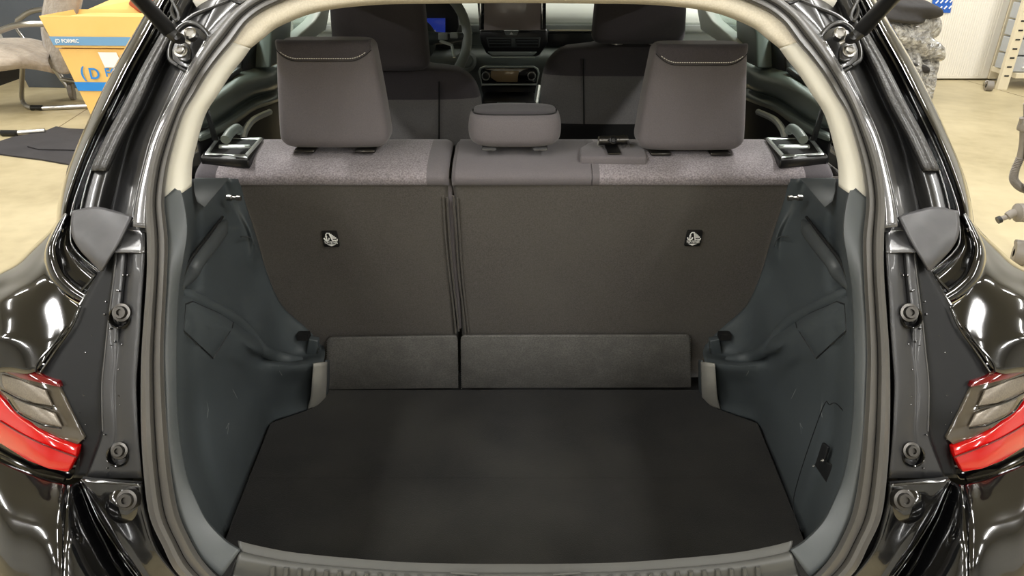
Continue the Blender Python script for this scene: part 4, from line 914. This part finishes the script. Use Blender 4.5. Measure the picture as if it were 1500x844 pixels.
MB().tube(spline([cp_(25, 30, 7.20), cp_(24, 40, 7.20), cp_(36, 58, 7.10)], 8), .018, 10).build('arm_support', M['steel'], ch)
MB().lathe(cp_(77, 40, 6.60), (0, -1, .1), [(.06, 0), (.06, .03), (.045, .045), (0, .048)], 20).build('pivot_knob', M['hose'], ch)
MB().tube(spline([cp_(33, 98, 6.60), cp_(32, 125, 6.70), Z(33, 148, .02), Z(45, 158, .02), Z(75, 158, .02), Z(140, 155, .02)], 8), .021, 12).build('frame_tube', M['steel'], ch)
MB().tube(spline([Z(-60, 190, .02), Z(0, 194, .02), Z(20, 195, .02), Z(66, 192, .02)], 6), .021, 12).build('frame_tube', M['steel'], ch)
MB().tube([Z(46, 158, .025), Z(62, 158, .025)], .025, 12).tube([Z(3, 195, .025), Z(24, 195, .025)], .025, 12).build('floor_glide', M['black'], ch)
# box stack
def carton(name, label, p0, p1, depth, h, z0=0, flare=.05, bands=()):
    a, b = Vector(p0), Vector(p1); d = (b-a).normalized(); n = Vector((-d.y, d.x, 0))
    if n.y < 0: n = -n
    t_ = thing(name, label, 'box', ((a+b)/2 + n*depth/2)*1.0 + Vector((0, 0, z0-((a+b)/2).z)))
    A0, B0, C0, D0_ = a, b, b+n*depth, a+n*depth
    up = Vector((0, 0, h)); fl = d*flare
    lo = [Vector((p.x, p.y, z0)) for p in (A0, B0, C0, D0_)]; hi = [lo[0]-fl+up, lo[1]+fl+up, lo[2]+fl+up+n*flare, lo[3]-fl+up+n*flare]
    MB().add(lo+hi, [(0, 1, 2, 3), (0, 1, 5, 4), (1, 2, 6, 5), (2, 3, 7, 6), (3, 0, 4, 7)]).build('carton_body', M['cardboard'], t_, False).modifiers.new('thickness', 'SOLIDIFY').thickness = .012
    for f0, f1, mm in bands:
        q = [lo[0].lerp(hi[0], f0), lo[1].lerp(hi[1], f0), lo[1].lerp(hi[1], f1), lo[0].lerp(hi[0], f1)]
        MB().prism([p-n*.010 for p in q], n*.003).build('printed_band', mm, t_, False)
    return t_, lo, hi, d, n
p0 = Z(134, 170, 0); p1 = p0+Vector((.95, -.05, 0))
t_, lo, hi, d, n = carton('cardboard_box', 'yellow cardboard box with blue print standing on the floor, lower of the stack', p0, p1, .45, .57, 0, .13, ((.39, .52, M['blue']),))
fp = lambda f, k, e=.016: lo[0].lerp(hi[0], f)+d*k-n*e
put_text('logo_lettering', 'FORMIC', .10, M['blue'], t_, fp(.66, .50), d, Vector((0, 0, 1)))
put_text('logo_mark', 'D', .13, M['blue'], t_, fp(.64, .22), d, Vector((0, 0, 1)))
put_text('logo_mark', '(', .13, M['blue'], t_, fp(.66, .12), d, Vector((0, 0, 1)))
MB().prism([fp(f, k, .014) for f, k in ((.74, .34), (.74, .50), (.96, .50), (.96, .34))], n*.003).build('paper_label', M['white'], t_, False)
q0 = hi[0]+Vector((-.01, -.02, 0)); q1 = hi[1]+Vector((.01, -.02, 0))
t2_, lo2, hi2, d2, n2 = carton('cardboard_box', 'open-topped yellow cardboard box stacked on the lower one', q0, q1, .45, .25, hi[0].z+.014, .07, ((.08, .36, M['paleblue']),))
put_text('logo_lettering', '(D FORMIC', .042, M['white'], t2_, lo2[0].lerp(hi2[0], .22)+d2*.14-n2*.016, d2, Vector((0, 0, 1)))
MB().prism([hi2[3]+Vector((.1, 0, 0)), hi2[2], hi2[2]+Vector((-.05, .12, .22)), hi2[3]+Vector((.45, .12, .14))], n2*.008).build('box_flap', M['cardboard'], t2_, False)
MB().prism([hi2[0]+Vector((.05, .15, -.03)), hi2[1]+Vector((0, .12, -.03)), hi2[2]+Vector((0, -.1, -.02)), hi2[3]+Vector((.15, -.05, -.02))], (0, 0, -.008)).build('box_flap', M['cardboard'], t2_, False)
rc = plate('red_cover', [P(x, y, 7.7) for x, y in [(145, 12), (146, -20), (172, -20), (170, 8)]], (0, .3, 0), M['redp'], None, 1, .02)
setp(rc, 'red enamel box behind the open cardboard box', 'container')
bc = plate('cloth_bundle', [P(x, y, 6.75) for x, y in [(186, 6), (196, -10), (230, -20), (230, 24), (205, 20)]], (0, .25, 0), M['brownred'], None, 1, .02)
setp(bc, 'red-brown cloth on the open cardboard box beside the car pillar', 'cloth')
t3_, *_ = carton('cardboard_box', 'small yellow cardboard box standing behind the chair back', Z(60, 118, 0), Z(95, 118, 0), .3, .95, 0, .0, ((.58, .66, M['blue']),))
# caster trolley under the boxes
cs = thing('caster_wheel', 'grey swivel caster on the floor between chair and box stack', 'caster', Z(108, 146, 0))
c0 = Z(108, 146, .0)+Vector((0, 0, .075))
MB().lathe(c0, (1, .3, 0), [(.045, -.018), (.075, -.018), (.078, 0), (.075, .018), (.045, .018), (.03, .02), (0, .02)], 24).build('wheel', M['hose'], cs)
MB().tube([c0, c0+Vector((-.10, .04, .17)), c0+Vector((-.12, .04, .22))], [.022, .03, .035], 10).build('fork', M['steel'], cs)
MB().tube([P(90, 116, 7.0), P(140, 124, 6.9)], .025, 10).build('rail', M['steel'], cs)
# black mats on the floor
mp = [(-30, 216), (20, 200), (62, 193), (82, 185), (100, 188), (160, 190), (160, 244), (100, 240), (60, 233), (20, 228), (-10, 224)]
mt = thing('floor_mat', 'black folded cloth mats lying on the garage floor beside the car', 'mat', Z(70, 212, 0))
MB().prism([Z(x, y, .012) for x, y in mp], (0, 0, -.011)).build('mat_sheet', M['mattex'], mt, False, tri=True)
MB().prism([Z(x, y, .022) for x, y in [(40, 214), (58, 212), (60, 206), (120, 200), (160, 204), (160, 222), (100, 219), (56, 218)]], (0, 0, -.009)).build('mat_sheet', M['mattex'], mt, False, tri=True)

# =================================================================== GARAGE CONTENTS, RIGHT
Yc = Z(1400, 115, 0).y-.1
cab = thing('cabinet', 'large cream white cabinet on casters standing on the concrete floor', 'cabinet', Vector(((P(1400, 60, Yc)).x, Yc+.2, 0)))
zb_ = P(1420, 115.5, Yc).z
xL = P(1340, 60, Yc).x; 
A_ = P(1362, 115, Yc)
xr0 = P(1446, 117, Yc).x
H_ = 1.75
MB().box(((A_.x-.3+xr0)/2, Yc+.25, zb_+H_/2), (xr0-A_.x+.3, .5, H_)).build('cabinet_body', M['cabinet'], cab, False, bev=.01)
for k in range(34):
    xk = A_.x-.25+k*(xr0-A_.x+.2)/34
    MB().box((xk, Yc-.003, zb_+H_/2), (.010, .006, H_-.06)).build('fluting', M['cabinet'], cab, False)
MB().box((xr0+.067, Yc+.22, zb_+H_/2), (.13, .46, H_+.0)).build('side_panel', M['cream'], cab, False, bev=.006)
c0 = Z(1447, 133, 0)+Vector((0, 0, .05))
MB().tube([P(1425, 118, Yc+.1), P(1440, 124, Yc+.05), c0+Vector((0, .05, .03))], .018, 8).build('caster_fork', M['steel'], cab)
MB().lathe(c0, (1, -.3, 0), [(.02, -.03), (.05, -.03), (.052, 0), (.05, .03), (.02, .03), (0, .032)], 20).build('caster', M['hose'], cab)
c1 = Vector((A_.x, Yc+.3, .05)); MB().lathe(c1, (1, -.3, 0), [(.02, -.03), (.05, -.03), (.052, 0), (.05, .03), (.02, .03), (0, .032)], 20).tube([c1, c1+Vector((0, 0, zb_))], .018, 8).build('caster', M['hose'], cab)
sk = plate('sticker', [P(x, y, Yc-.012) for x, y in [(1370, -30), (1402, -30), (1392, 19), (1364, 18)]], (0, .004, 0), M['bluesticker'], None, 1, 0)
sk.parent = cab; sk.location = -cab.location
m = MB()
for k in range(10):
    x = 1369+(k % 4)*7+(k//4)*1.5; y = 14-(k//4)*9-(k % 4)*.5
    m.tube([P(x, y, Yc-.014), P(x+4, y-4, Yc-.014)], .008, 5)
m.build('white_strokes', M['white'], sk)['kind'] = 'stuff'
# slotted shelf
sh = thing('shelving_unit', 'cream slotted steel shelf with clear drawers right of the white cabinet', 'shelf', Z(1470, 131, 0)+Vector((.3, .2, 0)))
a = Z(1463, 131, 0); Ysh = a.y
MB().box((a.x+.02, Ysh, 1.0), (.10, .05, 2.0)).build('upright', M['cream'], sh, False, bev=.003)
for k in range(16): MB().box((a.x+.02, Ysh-.027, .14+k*.088), (.045, .006, .014)).build('slot', M['void'], sh, False)
xs_ = a.x+.07
MB().box((xs_+.56, Ysh+.2, P(1480, 111, Ysh).z), (1.0, .42, .05)).build('shelf_board', M['cream'], sh, False, bev=.004)
zsh = P(1480, 111, Ysh).z+.03
for r in range(5):
    for c in range(2):
        t_ = thing('plastic_drawer', 'small clear plastic drawer on the slotted shelf, %s row, %s the upright' % (('lowest', 'second lowest', 'middle', 'second highest', 'topmost')[r], ('next to', 'second from')[c]), 'drawer', (xs_+.14+c*.24, Ysh+.16, zsh+r*.165), 'clear drawers on the shelf')
        MB().box((xs_+.14+c*.24, Ysh+.18, zsh+.078+r*.165), (.225, .30, .15)).build('drawer_box', M['drawer'], t_, False, bev=.008)
        MB().box((xs_+.14+c*.24, Ysh+.018, zsh+.05+r*.165), (.06, .02, .015)).build('handle', M['white'], t_, False)
# bundle wrapped in film
wb = thing('wrapped_bundle', 'dark seat-like bundle wrapped in crumpled clear film on the floor', 'bundle', Z(1335, 135, 0))
Dw = 6.9
def blob(name, c, r, m, seed, amp=.12, n=28):
    rnd = random.Random(seed); ph = [(rnd.uniform(2, 7), rnd.uniform(2, 7), rnd.uniform(0, 6)) for _ in range(7)]
    vs = []; 
    g_ = []
    for i in range(n+1):
        th = PI*i/n; row = []
        for k in range(n*2+1):
            a_ = 2*PI*(k % (n*2))/(n*2); d_ = Vector((math.sin(th)*math.cos(a_), math.sin(th)*math.sin(a_), math.cos(th)))
            s_ = 1+sum(math.sin(a1*d_.x*1.7+c1_+a2*d_.z)*amp/3 for a1, a2, c1_ in ph)
            e_ = Vector([math.copysign(abs(q)**.75, q) for q in d_])
            row.append(Vector(c)+Vector((e_.x*r[0], e_.y*r[1], e_.z*r[2]))*s_)
        g_.append(row)
    return MB().grid(g_).build(name, m, wb)
blob('film_wrap', P(1312, 42, Dw+.2), (.33, .3, .20), M['wrap'], 3, .22)
blob('film_wrap', P(1318, 70, Dw+.2), (.27, .3, .17), M['wrap'], 5, .25)
blob('film_wrap', P(1330, 118, Dw+.15), (.19, .25, .28), M['wrap'], 9, .22)
blob('dark_cloth', P(1308, 14, Dw+.15), (.37, .33, .11), M['wrapdark'], 11, .1)
blob('dark_cloth', P(1322, 96, Dw+.1), (.14, .2, .07), M['wrapdark'], 13, .3)
# tyre lifter / stand at the right edge
lf = thing('workshop_stand', 'grey workshop stand with ribbed hose and casters at the right picture edge', 'stand', Z(1500, 385, 0))
MB().tube(spline([P(1499, 172, 3.3), P(1499, 205, 3.3), P(1494, 232, 3.3), P(1486, 252, 3.3), P(1486, 265, 3.3), P(1498, 276, 3.3), P(1520, 282, 3.3)], 10), .016, 12).build('hose', M['hose'], lf)
m = MB()
hp = spline([P(1494, 232, 3.3), P(1486, 252, 3.3), P(1486, 265, 3.3), P(1498, 276, 3.3), P(1520, 282, 3.3)], 9)
for i in range(len(hp)-1):
    m.lathe(hp[i], hp[i+1]-hp[i], [(.016, -.003), (.020, 0), (.016, .003)], 14)
m.build('hose_ribs', M['hose'], lf)['kind'] = 'stuff'
MB().box(P(1503, 182, 3.3), (.055, .05, .07)).build('hose_socket', M['hose'], lf, bev=.012)
MB().tube([P(1512, 150, 3.3), P(1515, 380, 3.2)], .035, 16).build('post', M['hose'], lf)
MB().tube(spline([P(1462, 322, 3.2), P(1474, 318, 3.2), P(1486, 312, 3.2), P(1515, 312, 3.2)], 6), [.012]*7+[.02]*6+[.045]*6, 14).build('foot_lever', M['hose'], lf)
MB().tube([P(1461, 323, 3.2), P(1466, 321, 3.2)], .018, 12).build('lever_tip', M['black'], lf)
c0 = Z(1489, 388, 0)+Vector((0, 0, .06))
MB().lathe(c0, (1, -.5, 0), [(.02, -.028), (.055, -.028), (.06, 0), (.055, .028), (.02, .028), (0, .03)], 22).build('caster', M['hose'], lf)
MB().tube([c0+Vector((0, 0, .02)), P(1490, 358, 3.25), P(1520, 362, 3.2)], .026, 10).build('base_leg', M['hose'], lf)
